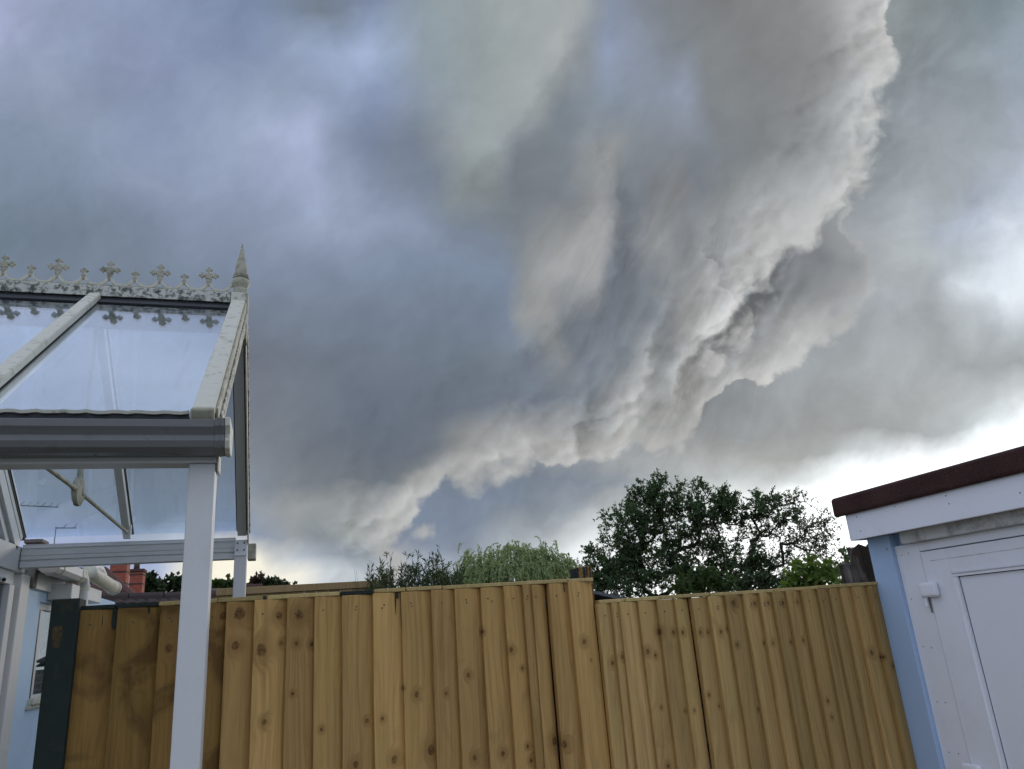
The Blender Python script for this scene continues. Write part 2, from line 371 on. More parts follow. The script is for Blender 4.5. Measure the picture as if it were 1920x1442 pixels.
# ------------------------------------------------------------------ mesh helper
class MB:
    def __init__(s): s.v = []; s.f = []

    def box(s, x0, x1, y0, y1, z0, z1):
        b = len(s.v)
        s.v += [(x0,y0,z0),(x1,y0,z0),(x1,y1,z0),(x0,y1,z0),(x0,y0,z1),(x1,y0,z1),(x1,y1,z1),(x0,y1,z1)]
        s.f += [tuple(b + i for i in q) for q in ((3,2,1,0),(4,5,6,7),(0,1,5,4),(1,2,6,5),(2,3,7,6),(3,0,4,7))]
        return s

    def prism(s, prof, p0, p1, ax, ay):
        """closed 2D profile (a,b) swept from p0 to p1; ax, ay = directions of a and b"""
        b = len(s.v); n = len(prof); p0 = Vector(p0); p1 = Vector(p1); ax = Vector(ax); ay = Vector(ay)
        for p in (p0, p1):
            for a, c in prof: s.v.append(tuple(p + ax * a + ay * c))
        for i in range(n):
            j = (i + 1) % n; s.f.append((b + i, b + j, b + n + j, b + n + i))
        s.f.append(tuple(b + i for i in reversed(range(n)))); s.f.append(tuple(b + n + i for i in range(n)))
        return s

    def tube(s, pts, rad, n=8, cap=True):
        pts = [Vector(p) for p in pts]; rad = rad if hasattr(rad, '__len__') else [rad] * len(pts)
        b = len(s.v); prev = None
        for i, p in enumerate(pts):
            t = (pts[min(i + 1, len(pts) - 1)] - pts[max(i - 1, 0)]).normalized()
            if prev is None: a = t.orthogonal().normalized()
            else:
                a = prev - t * prev.dot(t)
                a = a.normalized() if a.length > 1e-6 else t.orthogonal().normalized()
            prev = a; c = t.cross(a)
            for k in range(n):
                an = 2 * math.pi * k / n
                s.v.append(tuple(p + (a * math.cos(an) + c * math.sin(an)) * rad[i]))
        for i in range(len(pts) - 1):
            for k in range(n):
                k2 = (k + 1) % n
                s.f.append((b + i * n + k, b + i * n + k2, b + (i + 1) * n + k2, b + (i + 1) * n + k))
        if cap:
            s.f.append(tuple(b + k for k in reversed(range(n))))
            s.f.append(tuple(b + (len(pts) - 1) * n + k for k in range(n)))
        return s

    def lathe(s, prof, c, n=20):
        b = len(s.v); c = Vector(c)
        for r, z in prof:
            for k in range(n):
                an = 2 * math.pi * k / n; s.v.append((c.x + r * math.cos(an), c.y + r * math.sin(an), c.z + z))
        for i in range(len(prof) - 1):
            for k in range(n):
                k2 = (k + 1) % n
                s.f.append((b + i * n + k, b + i * n + k2, b + (i + 1) * n + k2, b + (i + 1) * n + k))
        s.f.append(tuple(b + k for k in reversed(range(n))))
        s.f.append(tuple(b + (len(prof) - 1) * n + k for k in range(n)))
        return s

    def quad(s, a, b_, c, d):
        b = len(s.v); s.v += [tuple(a), tuple(b_), tuple(c), tuple(d)]; s.f.append((b, b + 1, b + 2, b + 3)); return s

    def build(s, name, mat, parent=None, bevel=0.0, smooth=False, origin=None, seg=2):
        base = Vector((0, 0, 0)); q = parent
        while q is not None: base += q.location; q = q.parent
        o = Vector(origin) if origin is not None else base.copy()
        me = bpy.data.meshes.new(name)
        me.from_pydata([(x - o.x, y - o.y, z - o.z) for x, y, z in s.v], [], s.f); me.update()
        me.materials.append(mat)
        if smooth: me.polygons.foreach_set('use_smooth', [True] * len(me.polygons))
        ob = bpy.data.objects.new(name, me); COL.objects.link(ob)
        ob.location = o - base
        if parent is not None: ob.parent = parent
        if bevel > 0:
            bm = ob.modifiers.new('bevel', 'BEVEL'); bm.width = bevel; bm.segments = seg; bm.limit_method = 'ANGLE'; bm.angle_limit = math.radians(40)
            if not smooth:
                me.polygons.foreach_set('use_smooth', [False] * len(me.polygons))
        return ob


def thing(name, label, cat, loc=(0, 0, 0), group=None):
    o = bpy.data.objects.new(name, None); COL.objects.link(o); o.location = loc; o.empty_display_size = 0.2
    o['label'] = label; o['category'] = cat
    if group: o['group'] = group
    return o


def tag(o, label, cat, group=None):
    o['label'] = label; o['category'] = cat
    if group: o['group'] = group
    return o


def struct(o, kind='structure'):
    o['kind'] = kind; return o


# ------------------------------------------------------------------ materials
def new_mat(name):
    mt = bpy.data.materials.new(name); mt.use_nodes = True
    t = mt.node_tree; t.nodes.clear(); gg = G(t)
    out = t.nodes.new('ShaderNodeOutputMaterial')
    b = t.nodes.new('ShaderNodeBsdfPrincipled'); gg.l.new(b.outputs[0], out.inputs[0])
    gg.b = b; gg.out = out
    return mt, gg


def objp(gg, rand=True):
    tcn = gg.n.new('ShaderNodeTexCoord').outputs['Object']
    if not rand: return tcn
    oi = gg.n.new('ShaderNodeObjectInfo')
    return gg.vmath('ADD', tcn, gg.vmath('SCALE', (13.1, 7.7, 19.3), scale=oi.outputs['Random']))


def bump(gg, h, strength, dist):
    bn = gg.n.new('ShaderNodeBump'); bn.inputs['Strength'].default_value = strength; bn.inputs['Distance'].default_value = dist
    gg.l.new(h, bn.inputs['Height']); gg.l.new(bn.outputs[0], gg.b.inputs['Normal'])


def paint(name, base, rough=0.45, dirt=(0.30, 0.28, 0.22), dirt_amt=0.35, scale=9.0, lo=0.52, hi=0.72, spec=0.4, bstr=0.15):
    mt, gg = new_mat(name); p = objp(gg)
    n1 = gg.noise(p, scale, 6, 0.6); n2 = gg.noise(p, scale * 9, 4, 0.6)
    f = gg.math('MULTIPLY', gg.rng(gg.math('ADD', gg.math('MULTIPLY', n1, 0.75), gg.math('MULTIPLY', n2, 0.25)), lo, hi), dirt_amt)
    c = gg.mix(f, base, dirt)
    c = gg.mix(gg.rng(gg.noise(p, scale * 0.3, 3, 0.5), 0.3, 0.7, 0, 0.12), c, tuple(v * 0.8 for v in base))
    gg.l.new(c, gg.b.inputs['Base Color'])
    gg.l.new(gg.rng(n1, 0.3, 0.7, rough - 0.08, rough + 0.15), gg.b.inputs['Roughness'])
    gg.b.inputs['Specular IOR Level'].default_value = spec
    bump(gg, n2, bstr, 0.002)
    return mt


M = {}
M['upvc'] = paint('white_upvc', (0.63, 0.62, 0.59), 0.38, dirt_amt=0.16)
M['upvc_old'] = paint('weathered_white_upvc', (0.56, 0.54, 0.44), 0.55, (0.13, 0.12, 0.08), 0.65, 26, 0.55, 0.66, bstr=0.4)
M['upvc_moss'] = paint('mossy_white_upvc', (0.50, 0.50, 0.43), 0.6, (0.045, 0.046, 0.03), 0.95, 42, 0.47, 0.56, bstr=0.6)
M['cream'] = paint('cream_aged_plastic', (0.40, 0.38, 0.285), 0.6, (0.09, 0.08, 0.05), 0.65, 22, 0.48, 0.64, bstr=0.4)
M['grey_upvc'] = paint('grey_gutter_plastic', (0.16, 0.158, 0.15), 0.33, (0.06, 0.06, 0.055), 0.45, 16, 0.55, 0.72)
M['dark_strip'] = paint('dark_rubber', (0.025, 0.027, 0.03), 0.6, (0.10, 0.11, 0.10), 0.4, 20)
M['bracket'] = paint('bracket_white', (0.72, 0.73, 0.72), 0.45, dirt_amt=0.3)
M['bolt'] = paint('bolt_steel', (0.04, 0.04, 0.04), 0.5, dirt_amt=0.2)
M['shed_white'] = paint('shed_white_paint', (0.80, 0.80, 0.84), 0.36, (0.45, 0.43, 0.42), 0.22, 7, 0.5, 0.75)
M['shed_panel'] = paint('door_panel_white', (0.78, 0.78, 0.82), 0.34, (0.5, 0.5, 0.5), 0.15, 6, 0.5, 0.75)
M['shed_dirty'] = paint('shed_soffit_dirty', (0.60, 0.60, 0.58), 0.5, (0.10, 0.10, 0.08), 0.8, 14, 0.48, 0.66)
M['blue_paint'] = paint('pale_blue_paint', (0.39, 0.52, 0.71), 0.5, (0.55, 0.52, 0.48), 0.25, 10, 0.6, 0.75, bstr=0.3)
M['blue_render'] = paint('pale_blue_render', (0.50, 0.63, 0.76), 0.8, (0.45, 0.47, 0.47), 0.3, 6, 0.5, 0.75, spec=0.15, bstr=0.5)
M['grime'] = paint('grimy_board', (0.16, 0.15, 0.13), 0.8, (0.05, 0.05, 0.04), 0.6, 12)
M['black'] = paint('black_plastic', (0.012, 0.012, 0.014), 0.4, dirt_amt=0.05)
M['seal'] = paint('black_seal', (0.02, 0.02, 0.022), 0.6, dirt_amt=0.1)
M['blind'] = paint('pale_blind', (0.42, 0.50, 0.48), 0.6, (0.1, 0.13, 0.12), 0.6, 25, 0.5, 0.6)
M['terracotta'] = paint('terracotta_pot', (0.35, 0.14, 0.08), 0.8, (0.1, 0.06, 0.05), 0.5, 6)
M['metal'] = paint('dull_metal', (0.12, 0.12, 0.13), 0.45, dirt_amt=0.2)


def felt():
    mt, gg = new_mat('red_mineral_felt'); p = objp(gg, False)
    sp = gg.noise(p, 260, 3, 0.7); big = gg.noise(p, 6, 4, 0.6)
    c = gg.mix(gg.rng(big, 0.35, 0.65), (0.042, 0.019, 0.017), (0.066, 0.029, 0.025))
    c = gg.mix(gg.rng(sp, 0.62, 0.75), c, (0.30, 0.20, 0.17))
    c = gg.mix(gg.rng(sp, 0.40, 0.28), c, (0.02, 0.012, 0.012))
    gg.l.new(c, gg.b.inputs['Base Color']); gg.b.inputs['Roughness'].default_value = 0.85
    gg.b.inputs['Specular IOR Level'].default_value = 0.2
    bump(gg, sp, 0.8, 0.004); return mt


M['felt'] = felt()

NK = 6


def wood(name, c1, c2, dark, knots=True, stain=None):
    mt, gg = new_mat(name)
    raw = gg.n.new('ShaderNodeTexCoord').outputs['Object']
    oi = gg.n.new('ShaderNodeObjectInfo')
    p = gg.vmath('ADD', raw, gg.vmath('SCALE', (13.1, 7.7, 19.3), scale=oi.outputs['Random']))
    x, y, z = gg.sep(raw)
    kn_core = None; kn_halo = None; pull = None
    if knots:
        wob = gg.math('MULTIPLY', gg.math('SUBTRACT', gg.noise(p, 40, 2, 0.5), 0.5), 0.5)
        for i in range(NK):
            at = gg.n.new('ShaderNodeAttribute'); at.attribute_type = 'OBJECT'; at.attribute_name = 'knot%d' % i
            kx, kz, kr = gg.sep(at.outputs['Vector'])
            dx = gg.math('DIVIDE', gg.math('SUBTRACT', x, kx), kr)
            dz = gg.math('DIVIDE', gg.math('SUBTRACT', z, kz), kr)
            dd = gg.math('SQRT', gg.math('ADD', gg.math('MULTIPLY', dx, dx), gg.math('MULTIPLY', gg.math('MULTIPLY', dz, dz), 0.62)))
            dd = gg.math('ADD', dd, wob)
            core = gg.rng(dd, 0.55, 1.0, 1.0, 0.0, 'SMOOTHSTEP')
            halo = gg.rng(dd, 0.7, 3.6, 1.0, 0.0, 'SMOOTHERSTEP')
            kn_core = core if kn_core is None else gg.math('MAXIMUM', kn_core, core)
            kn_halo = halo if kn_halo is None else gg.math('MAXIMUM', kn_halo, halo)
    # grain bends round the knots
    low = gg.noise(gg.vmath('MULTIPLY', p, (6, 6, 0.9)), 1.0, 3, 0.5)
    off = gg.math('MULTIPLY', low, 0.16)
    if kn_halo is not None: off = gg.math('ADD', off, gg.math('MULTIPLY', kn_halo, 0.035))
    px_, py_, pz_ = gg.sep(p)
    gx = gg.math('ADD', px_, off)
    fine = gg.noise(gg.comb(gg.math('MULTIPLY', gx, 130), gg.math('MULTIPLY', py_, 60), gg.math('MULTIPLY', pz_, 3.2)), 1.0, 5, 0.6)
    ring = gg.math('SINE', gg.math('MULTIPLY', gg.math('ADD', gx, gg.math('MULTIPLY', low, 0.05)), 210))
    ring = gg.rng(ring, -1, 1)
    tone = gg.noise(gg.vmath('MULTIPLY', p, (5, 5, 1.1)), 1.0, 4, 0.55)
    c = gg.mix(gg.rng(tone, 0.32, 0.68), c1, c2)
    c = gg.mix(gg.math('MULTIPLY', ring, gg.rng(tone, 0.3, 0.7, 0.16, 0.50)), c, tuple(v * 0.66 for v in c1))
    c = gg.mix(gg.rng(fine, 0.48, 0.74, 0, 0.60), c, dark)
    streak = gg.noise(gg.vmath('MULTIPLY', p, (26, 26, 0.8)), 1.0, 4, 0.6)
    c = gg.mix(gg.rng(streak, 0.52, 0.72, 0, 0.42), c, dark)
    alg = gg.noise(gg.vmath('MULTIPLY', p, (3, 3, 1.6)), 1.0, 4, 0.6)
    c = gg.mix(gg.rng(alg, 0.50, 0.70, 0, 0.35), c, (c1[0] * 0.62, c1[1] * 0.74, c1[2] * 0.62))
    # cathedral marks and brown weather stains
    arch = gg.noise(gg.comb(gg.math('MULTIPLY', px_, 7), gg.math('MULTIPLY', py_, 7), gg.math('MULTIPLY', pz_, 5.0)), 1.0, 4, 0.6, 0.8)
    c = gg.mix(gg.rng(arch, 0.57 if stain is None else 0.50, 0.74 if stain is None else 0.64, 0, 0.55 if stain is None else 0.75), c, stain or tuple(v * 0.55 for v in c1))
    if kn_halo is not None:
        c = gg.mix(gg.math('MULTIPLY', kn_halo, 0.55), c, (0.24, 0.13, 0.042))
        c = gg.mix(gg.math('MULTIPLY', kn_core, gg.rng(gg.noise(p, 120, 2, 0.6), 0.35, 0.65, 0.45, 0.9)), c, (0.075, 0.034, 0.012))
    bright = gg.rng(oi.outputs['Random'], 0, 1, 0.80, 1.20)
    c = gg.vmath('SCALE', c, scale=bright)
    gg.l.new(c, gg.b.inputs['Base Color'])
    gg.l.new(gg.rng(fine, 0.3, 0.8, 0.62, 0.85), gg.b.inputs['Roughness'])
    gg.b.inputs['Specular IOR Level'].default_value = 0.12
    h = gg.math('ADD', gg.math('MULTIPLY', fine, 0.7), gg.math('MULTIPLY', ring, 0.3))
    bump(gg, h, 0.6, 0.002)
    return mt


M['pine'] = wood('treated_pine', (0.55, 0.325, 0.112), (0.46, 0.28, 0.098), (0.22, 0.120, 0.042))
M['pine_green'] = wood('treated_pine_greenish', (0.53, 0.335, 0.125), (0.44, 0.285, 0.108), (0.22, 0.135, 0.050))
M['pine_dark'] = wood('treated_pine_brown', (0.28, 0.160, 0.045), (0.20, 0.115, 0.034), (0.10, 0.052, 0.016), stain=(0.085, 0.042, 0.014))
M['pine_cap'] = wood('treated_pine_cap', (0.50, 0.37, 0.16), (0.42, 0.30, 0.12), (0.26, 0.18, 0.07), knots=False)
M['old_wood'] = wood('old_dark_timber', (0.075, 0.055, 0.04), (0.035, 0.026, 0.02), (0.016, 0.012, 0.01), knots=False, stain=(0.22, 0.20, 0.18))
M['tan_wood'] = wood('distant_tan_timber', (0.38, 0.26, 0.13), (0.31, 0.21, 0.10), (0.22, 0.15, 0.07), knots=False)
M['patch'] = paint('worn_brown_patch', (0.085, 0.060, 0.026), 0.8, (0.03, 0.03, 0.02), 0.8, 60, 0.42, 0.6, spec=0.2)
M['green_paint'] = paint('dark_green_stain', (0.020, 0.028, 0.022), 0.7, (0.07, 0.06, 0.03), 0.5, 7, 0.55, 0.68, spec=0.2, bstr=0.5)


def glass(name, tint, ior=1.7, extra=0.0, dirt=0.045):
    mt, gg = new_mat(name); gg.n.remove(gg.b)
    tr = gg.n.new('ShaderNodeBsdfTransparent'); tr.inputs[0].default_value = (*tint, 1)
    gl = gg.n.new('ShaderNodeBsdfGlossy'); gl.inputs['Roughness'].default_value = 0.015; gl.inputs['Color'].default_value = (0.93, 0.96, 1, 1)
    lw = gg.n.new('ShaderNodeLayerWeight'); lw.inputs['Blend'].default_value = 0.5
    f0 = ((ior - 1) / (ior + 1)) ** 2
    mx = gg.n.new('ShaderNodeMixShader'); gg.l.new(gg.math('MULTIPLY_ADD', gg.math('POWER', lw.outputs['Facing'], 4.2), 1 - f0, f0 + extra, clamp=True), mx.inputs[0])
    gg.l.new(tr.outputs[0], mx.inputs[1]); gg.l.new(gl.outputs[0], mx.inputs[2])
    df = gg.n.new('ShaderNodeBsdfDiffuse'); df.inputs[0].default_value = (0.4, 0.42, 0.4, 1)
    m2_ = gg.n.new('ShaderNodeMixShader')
    p = objp(gg)
    gg.l.new(gg.math('ADD', gg.rng(gg.noise(p, 5, 6, 0.65), 0.42, 0.75, 0.0, dirt), gg.rng(gg.noise(gg.vmath('MULTIPLY', p, (38, 3, 3)), 1.0, 4, 0.6), 0.55, 0.8, 0, dirt * 1.6)), m2_.inputs[0])
    gg.l.new(mx.outputs[0], m2_.inputs[1]); gg.l.new(df.outputs[0], m2_.inputs[2])
    gg.l.new(m2_.outputs[0], gg.out.inputs[0]); return mt


M['roof_glass'] = glass('blue_tinted_roof_glass', (0.88, 0.94, 1.0), 1.6, 0.06)
M['win_glass'] = glass('window_glass', (0.55, 0.62, 0.62), 1.6, 0.05)


def brick(name, c1, c2, mortar, scale):
    mt, gg = new_mat(name); p = objp(gg, False)
    x, y, z = gg.sep(p)
    v = gg.comb(gg.math('ADD', x, y), z, 0)
    bt = gg.n.new('ShaderNodeTexBrick'); bt.inputs['Scale'].default_value = scale
    bt.inputs['Color1'].default_value = (*c1, 1); bt.inputs['Color2'].default_value = (*c2, 1); bt.inputs['Mortar'].default_value = (*mortar, 1)
    bt.inputs['Mortar Size'].default_value = 0.012; bt.inputs['Brick Width'].default_value = 0.225; bt.inputs['Row Height'].default_value = 0.075
    gg.l.new(v, bt.inputs['Vector'])
    c = gg.mix(gg.rng(gg.noise(p, 7, 4, 0.6), 0.4, 0.7, 0, 0.35), bt.outputs[0], tuple(a * 0.5 for a in c1))
    gg.l.new(c, gg.b.inputs['Base Color']); gg.b.inputs['Roughness'].default_value = 0.9; return mt


M['red_brick'] = brick('red_brick', (0.40, 0.085, 0.045), (0.33, 0.065, 0.038), (0.30, 0.13, 0.09), 1.0)
M['dark_brick'] = brick('dark_brick', (0.10, 0.045, 0.035), (0.075, 0.036, 0.03), (0.09, 0.06, 0.05), 1.0)
M['brown_brick'] = brick('brown_brick', (0.13, 0.10, 0.095), (0.10, 0.085, 0.08), (0.2, 0.17, 0.15), 1.0)
M['brown_tile'] = paint('brown_concrete_tile', (0.060, 0.044, 0.040), 0.85, (0.05, 0.045, 0.04), 0.7, 5, 0.4, 0.65, spec=0.15)
M['red_tile'] = paint('red_roof_tile', (0.10, 0.048, 0.040), 0.85, (0.06, 0.04, 0.035), 0.6, 3, 0.4, 0.65, spec=0.15)
M['slate'] = paint('grey_slate_roof', (0.11, 0.115, 0.125), 0.8, (0.06, 0.06, 0.06), 0.5, 4, spec=0.2)


def ground_mat():
    mt, gg = new_mat('ground_grass'); p = objp(gg, False)
    n = gg.noise(p, 1.3, 8, 0.65); n2 = gg.noise(p, 40, 3, 0.6)
    c = gg.mix(gg.rng(n, 0.35, 0.65), (0.055, 0.075, 0.025), (0.09, 0.085, 0.045))
    c = gg.mix(gg.rng(n2, 0.4, 0.7, 0, 0.5), c, (0.03, 0.045, 0.015))
    gg.l.new(c, gg.b.inputs['Base Color']); gg.b.inputs['Roughness'].default_value = 0.95; bump(gg, n2, 0.6, 0.02); return mt


def paving_mat():
    mt, gg = new_mat('pale_paving'); p = objp(gg, False)
    n = gg.noise(p, 2.5, 8, 0.65); n2 = gg.noise(p, 90, 3, 0.6)
    c = gg.mix(gg.rng(n, 0.35, 0.65), (0.34, 0.33, 0.30), (0.26, 0.25, 0.22))
    c = gg.mix(gg.rng(n2, 0.4, 0.7, 0, 0.3), c, (0.18, 0.17, 0.15))
    gg.l.new(c, gg.b.inputs['Base Color']); gg.b.inputs['Roughness'].default_value = 0.9; bump(gg, n2, 0.4, 0.004); return mt


def leafmat(name, c1, c2, trans, tf=0.4):
    mt, gg = new_mat(name); gg.n.remove(gg.b)
    geo = gg.n.new('ShaderNodeNewGeometry')
    rnd = geo.outputs['Random Per Island']
    c = gg.mix(rnd, c1, c2)
    pc = gg.noise(gg.n.new('ShaderNodeTexCoord').outputs['Object'], 0.8, 3, 0.5)
    c = gg.mix(gg.rng(pc, 0.35, 0.65, 0, 0.5), c, tuple(v * 0.6 for v in c1))
    df = gg.n.new('ShaderNodeBsdfPrincipled'); gg.l.new(c, df.inputs['Base Color']); df.inputs['Roughness'].default_value = 0.55
    df.inputs['Specular IOR Level'].default_value = 0.3
    tl = gg.n.new('ShaderNodeBsdfTranslucent'); gg.l.new(gg.mix(rnd, trans, tuple(v * 0.75 for v in trans)), tl.inputs[0])
    mx = gg.n.new('ShaderNodeMixShader'); mx.inputs[0].default_value = tf
    gg.l.new(df.outputs[0], mx.inputs[1]); gg.l.new(tl.outputs[0], mx.inputs[2]); gg.l.new(mx.outputs[0], gg.out.inputs[0]); return mt


M['ash_leaf'] = leafmat('dark_tree_leaf', (0.065, 0.108, 0.045), (0.10, 0.150, 0.062), (0.10, 0.17, 0.04), 0.35)
M['ash_leaf2'] = leafmat('brown_green_leaf', (0.06, 0.070, 0.032), (0.085, 0.095, 0.04), (0.14, 0.12, 0.04), 0.45)
M['willow_leaf'] = leafmat('grey_green_willow_leaf', (0.32, 0.38, 0.16), (0.44, 0.50, 0.25), (0.38, 0.46, 0.16), 0.45)
M['shrub_leaf'] = leafmat('dark_narrow_leaf', (0.045, 0.070, 0.022), (0.085, 0.115, 0.04), (0.05, 0.08, 0.02), 0.35)
M['lime_leaf'] = leafmat('fresh_green_leaf', (0.10, 0.16, 0.03), (0.16, 0.22, 0.05), (0.16, 0.24, 0.03), 0.45)
M['mid_leaf'] = leafmat('mid_green_leaf', (0.06, 0.095, 0.03), (0.10, 0.135, 0.045), (0.07, 0.12, 0.02), 0.4)
M['hedge_leaf'] = leafmat('hedge_leaf', (0.035, 0.06, 0.025), (0.06, 0.09, 0.035), (0.03, 0.05, 0.01), 0.3)
M['russet_leaf'] = leafmat('russet_leaf', (0.07, 0.04, 0.03), (0.10, 0.06, 0.04), (0.06, 0.03, 0.02), 0.3)
M['bark'] = paint('dark_bark', (0.045, 0.036, 0.028), 0.9, (0.02, 0.017, 0.014), 0.6, 8, spec=0.1, bstr=0.8)
M['twig'] = paint('brown_twig', (0.075, 0.055, 0.038), 0.9, (0.03, 0.025, 0.02), 0.5, 20, spec=0.1)

# ------------------------------------------------------------------ ground
me = MB(); me.quad((-700, -700, 0), (700, -700, 0), (700, 900, 0), (-700, 900, 0))
struct(me.build('ground', ground_mat()))
me = MB(); me.quad((-1.3, -4.0, 0.004), (4.6, -4.0, 0.004), (4.6, 2.66, 0.004), (-1.3, 2.66, 0.004))
struct(me.build('paving', paving_mat()))

# ------------------------------------------------------------------ fence
FY = 2.70
KNOTS = [(450,1150,13),(442,1211,9),(523,1154,9),(561,1154,10),(490,1219,13),(527,1206,5),(556,1206,5),(584,1208,5),(418,1155,9),(496,1353,6),(549,1300,3.5),(602,1367,4),(687,1351,4),(716,1347,4),(780,1302,6),(666,1432,7),(739,1424,8),(808,1407,10),(876,1266,5),(888,1420,6),(904,1185,4),(941,1412,6),(956,1218,6),(978,1253,3.5),(988,1399,4),(995,1425,5),(1093,1203,6),(1107,1238,2.5),(1235,1185,7),(1277,1186,5),(1261,1186,5),(1211,1222,6),(1227,1229,4),(1164,1232,5),(1146,1243,5),(1250,1436,5),(1238,1326,3),(1283,1333,3),(1371,1131,8),(1413,1132,6),(1437,1131,5),(1464,1131,5),(1492,1129,4),(1310,1186,5),(1326,1186,4),(1348,1185,5),(1362,1179,4),(1378,1209,4),(1432,1206,4),(1446,1206,4),(1480,1204,4),(1502,1201,4),(1326,1303,3.5),(1299,1332,3),(1347,1324,3),(1630,1224,7),(1651,1232,4),(1547,1314,4),(1555,1344,4),(1671,1249,5),(318,1215,9),(1055,1395,8),(1040,1390,9),(755,1290,3),(835,1300,4),(1420,1330,3),(170,1140,3)]
KW = []
for kx, ky, kr in KNOTS:
    w = at_y(kx, ky, FY); KW.append((w.x, w.z, kr / FOC * 2.75 * 0.78))
nail_me = None


def fence_panel(name, label, edges, top, cap_segments, mats, gaps=(), y=FY, tail=0.0, rail_x=None):
    xs = [at_y(e, 1150, y).x for e in edges]
    t = thing(name, label, 'fence', ((xs[0] + xs[-1]) / 2, y, 0))
    z1 = top - 0.0128
    global nail_me
    for i in range(len(xs) - 1):
        x0, x1 = xs[i], xs[i + 1]
        over = random.uniform(0.014, 0.022) if i not in gaps else -0.0035
        if i == len(xs) - 2: over = tail
        xe = x1 + over
        tk = 0.026 + random.uniform(-0.0015, 0.004)       # thick (left) edge; tucked thin edge at right
        th = 0.0055
        ox = (x0 + xe) / 2; zb = 0.05
        prof = []
        yb = y + 0.012 + (0.004 if i in gaps else 0)
        n = 8                                             # slightly rounded face
        for k in range(n + 1):
            f = k / n
            prof.append((x0 + (xe - x0) * f - ox, -(tk + 0.002) * (1 - f ** 2.1) - 0.001 * f - random.uniform(0, .0004)))
        prof.append((xe - ox, th)); prof.append((x0 - ox, th * 0.3))
        mb = MB(); lean = random.uniform(-0.003, 0.003) if i not in gaps else 0.004; dip = random.uniform(0, 0.002)
        zs = [zb, 0.6, 1.1, 1.45, z1 - dip]
        m_ = len(prof)
        for q, zz in enumerate(zs):
            wob = random.uniform(-0.0012, 0.0012)
            sh = lean * (zz - z1)
            for a, b_ in prof: mb.v.append((ox + a + sh + wob, yb + b_ + wob * 0.6, zz))
        for q in range(len(zs) - 1):
            for k in range(m_):
                k2 = (k + 1) % m_
                mb.f.append((q * m_ + k, q * m_ + k2, (q + 1) * m_ + k2, (q + 1) * m_ + k))
        mb.f.append(tuple(reversed(range(m_)))); mb.f.append(tuple((len(zs) - 1) * m_ + k for k in range(m_)))
        ob = mb.build('board', M[mats(i)], t, bevel=0.0014, seg=1, origin=(ox, yb, 0))
        ks = [kk for kk in KW if x0 - 0.004 < kk[0] < x1 + 0.006][:NK]
        for j in range(NK):
            ob['knot%d' % j] = [ks[j][0] - ox, ks[j][1], ks[j][2]] if j < len(ks) else [9.0, 9.0, 0.01]
        # one nail head near the top of every board
        if nail_me is None:
            nb = MB(); nb.lathe([(0.0028, -0.0006), (0.0026, 0.0012), (0.0010, 0.0016)], (0, 0, 0), 8)
            nail = nb.build('nail', M['bolt'], None); nail_me = nail.data
            bpy.data.objects.remove(nail)
        for zz in ([z1 - 0.045] if random.random() < 0.6 else [z1 - 0.04, z1 - 0.05]):
            nl = bpy.data.objects.new('nail', nail_me); COL.objects.link(nl); nl.parent = ob
            fx_ = random.uniform(0.2, 0.4)
            nl.location = (x0 + (xe - x0) * fx_ - ox, -(tk + 0.002) * (1 - fx_ ** 2.1) - 0.0006, zz); nl.rotation_euler = (math.pi / 2, 0, 0)
    # capping strips: separate lengths butted along the top
    for a, b_, mk in cap_segments:
        xa, xb = at_y(a, 1100, y).x, at_y(b_, 1100, y).x
        jz = random.uniform(-0.0015, 0.0015)
        MB().box(xa + 0.0015, xb - 0.0015, y - 0.013 + jz, y + 0.030, top - 0.013 + jz, top + jz).build('capping', M[mk], t, bevel=0.0018, seg=1, origin=((xa + xb) / 2, y, top))
    for i in gaps:
        MB().box(xs[i + 1] - 0.035, xs[i + 1] + 0.03, y + 0.0305, y + 0.045, 0.05, top - 0.045).build('gap_shade_strip', M['old_wood'], t)  # added dark strip so the open joint reads as black shade
    xa, xb = xs[0] - 0.01, xs[-1] + tail
    MB().box(xa, xb, y + 0.0195, y + 0.029, top - 0.06, top - 0.0135).build('light_stop_strip', M['pine_dark'], t)  # added behind the board tops to stop light leaking under the capping
    for zz in (0.35, 0.98, top - 0.14):
        MB().prism([(0, -0.035), (0.055, 0), (0, 0.035)], (xa, y + 0.0185, zz), (xb, y + 0.0185, zz), (0, 1, 0), (0, 0, 1)).build('rail', M['pine_dark'], t, bevel=0.002, seg=1)
    return t


FT_L = EYE + 0.0672 * FY; FT_R = EYE + 0.0368 * FY
left_edges = [150, 222, 302, 350, 388, 424, 477, 537.5, 590, 641, 698, 752, 808, 852, 901.7, 945, 981, 998.5, 1030, 1068, 1117]
fl = fence_panel('timber_fence', 'taller featheredge timber fence from dark post to the capped post in the middle', left_edges, FT_L,
    [(148, 222, 'green_paint'), (222, 300, 'green_paint'), (300, 410, 'pine_cap'), (410, 493, 'pine_cap'), (493, 501, 'green_paint'), (501, 637, 'pine_cap'), (637, 700, 'green_paint'), (700, 760, 'pine_cap'), (760, 828, 'pine_cap'), (828, 1064, 'pine_cap'), (1064, 1112, 'pine_cap')],
    lambda i: 'pine_dark' if i < 5 else 'pine', gaps=(17,), tail=0.0)
right_edges = [1118.5, 1145, 1159.5, 1196, 1231, 1265, 1297, 1328, 1360, 1395, 1425, 1450, 1477, 1506, 1537, 1560, 1581, 1603, 1634, 1661]
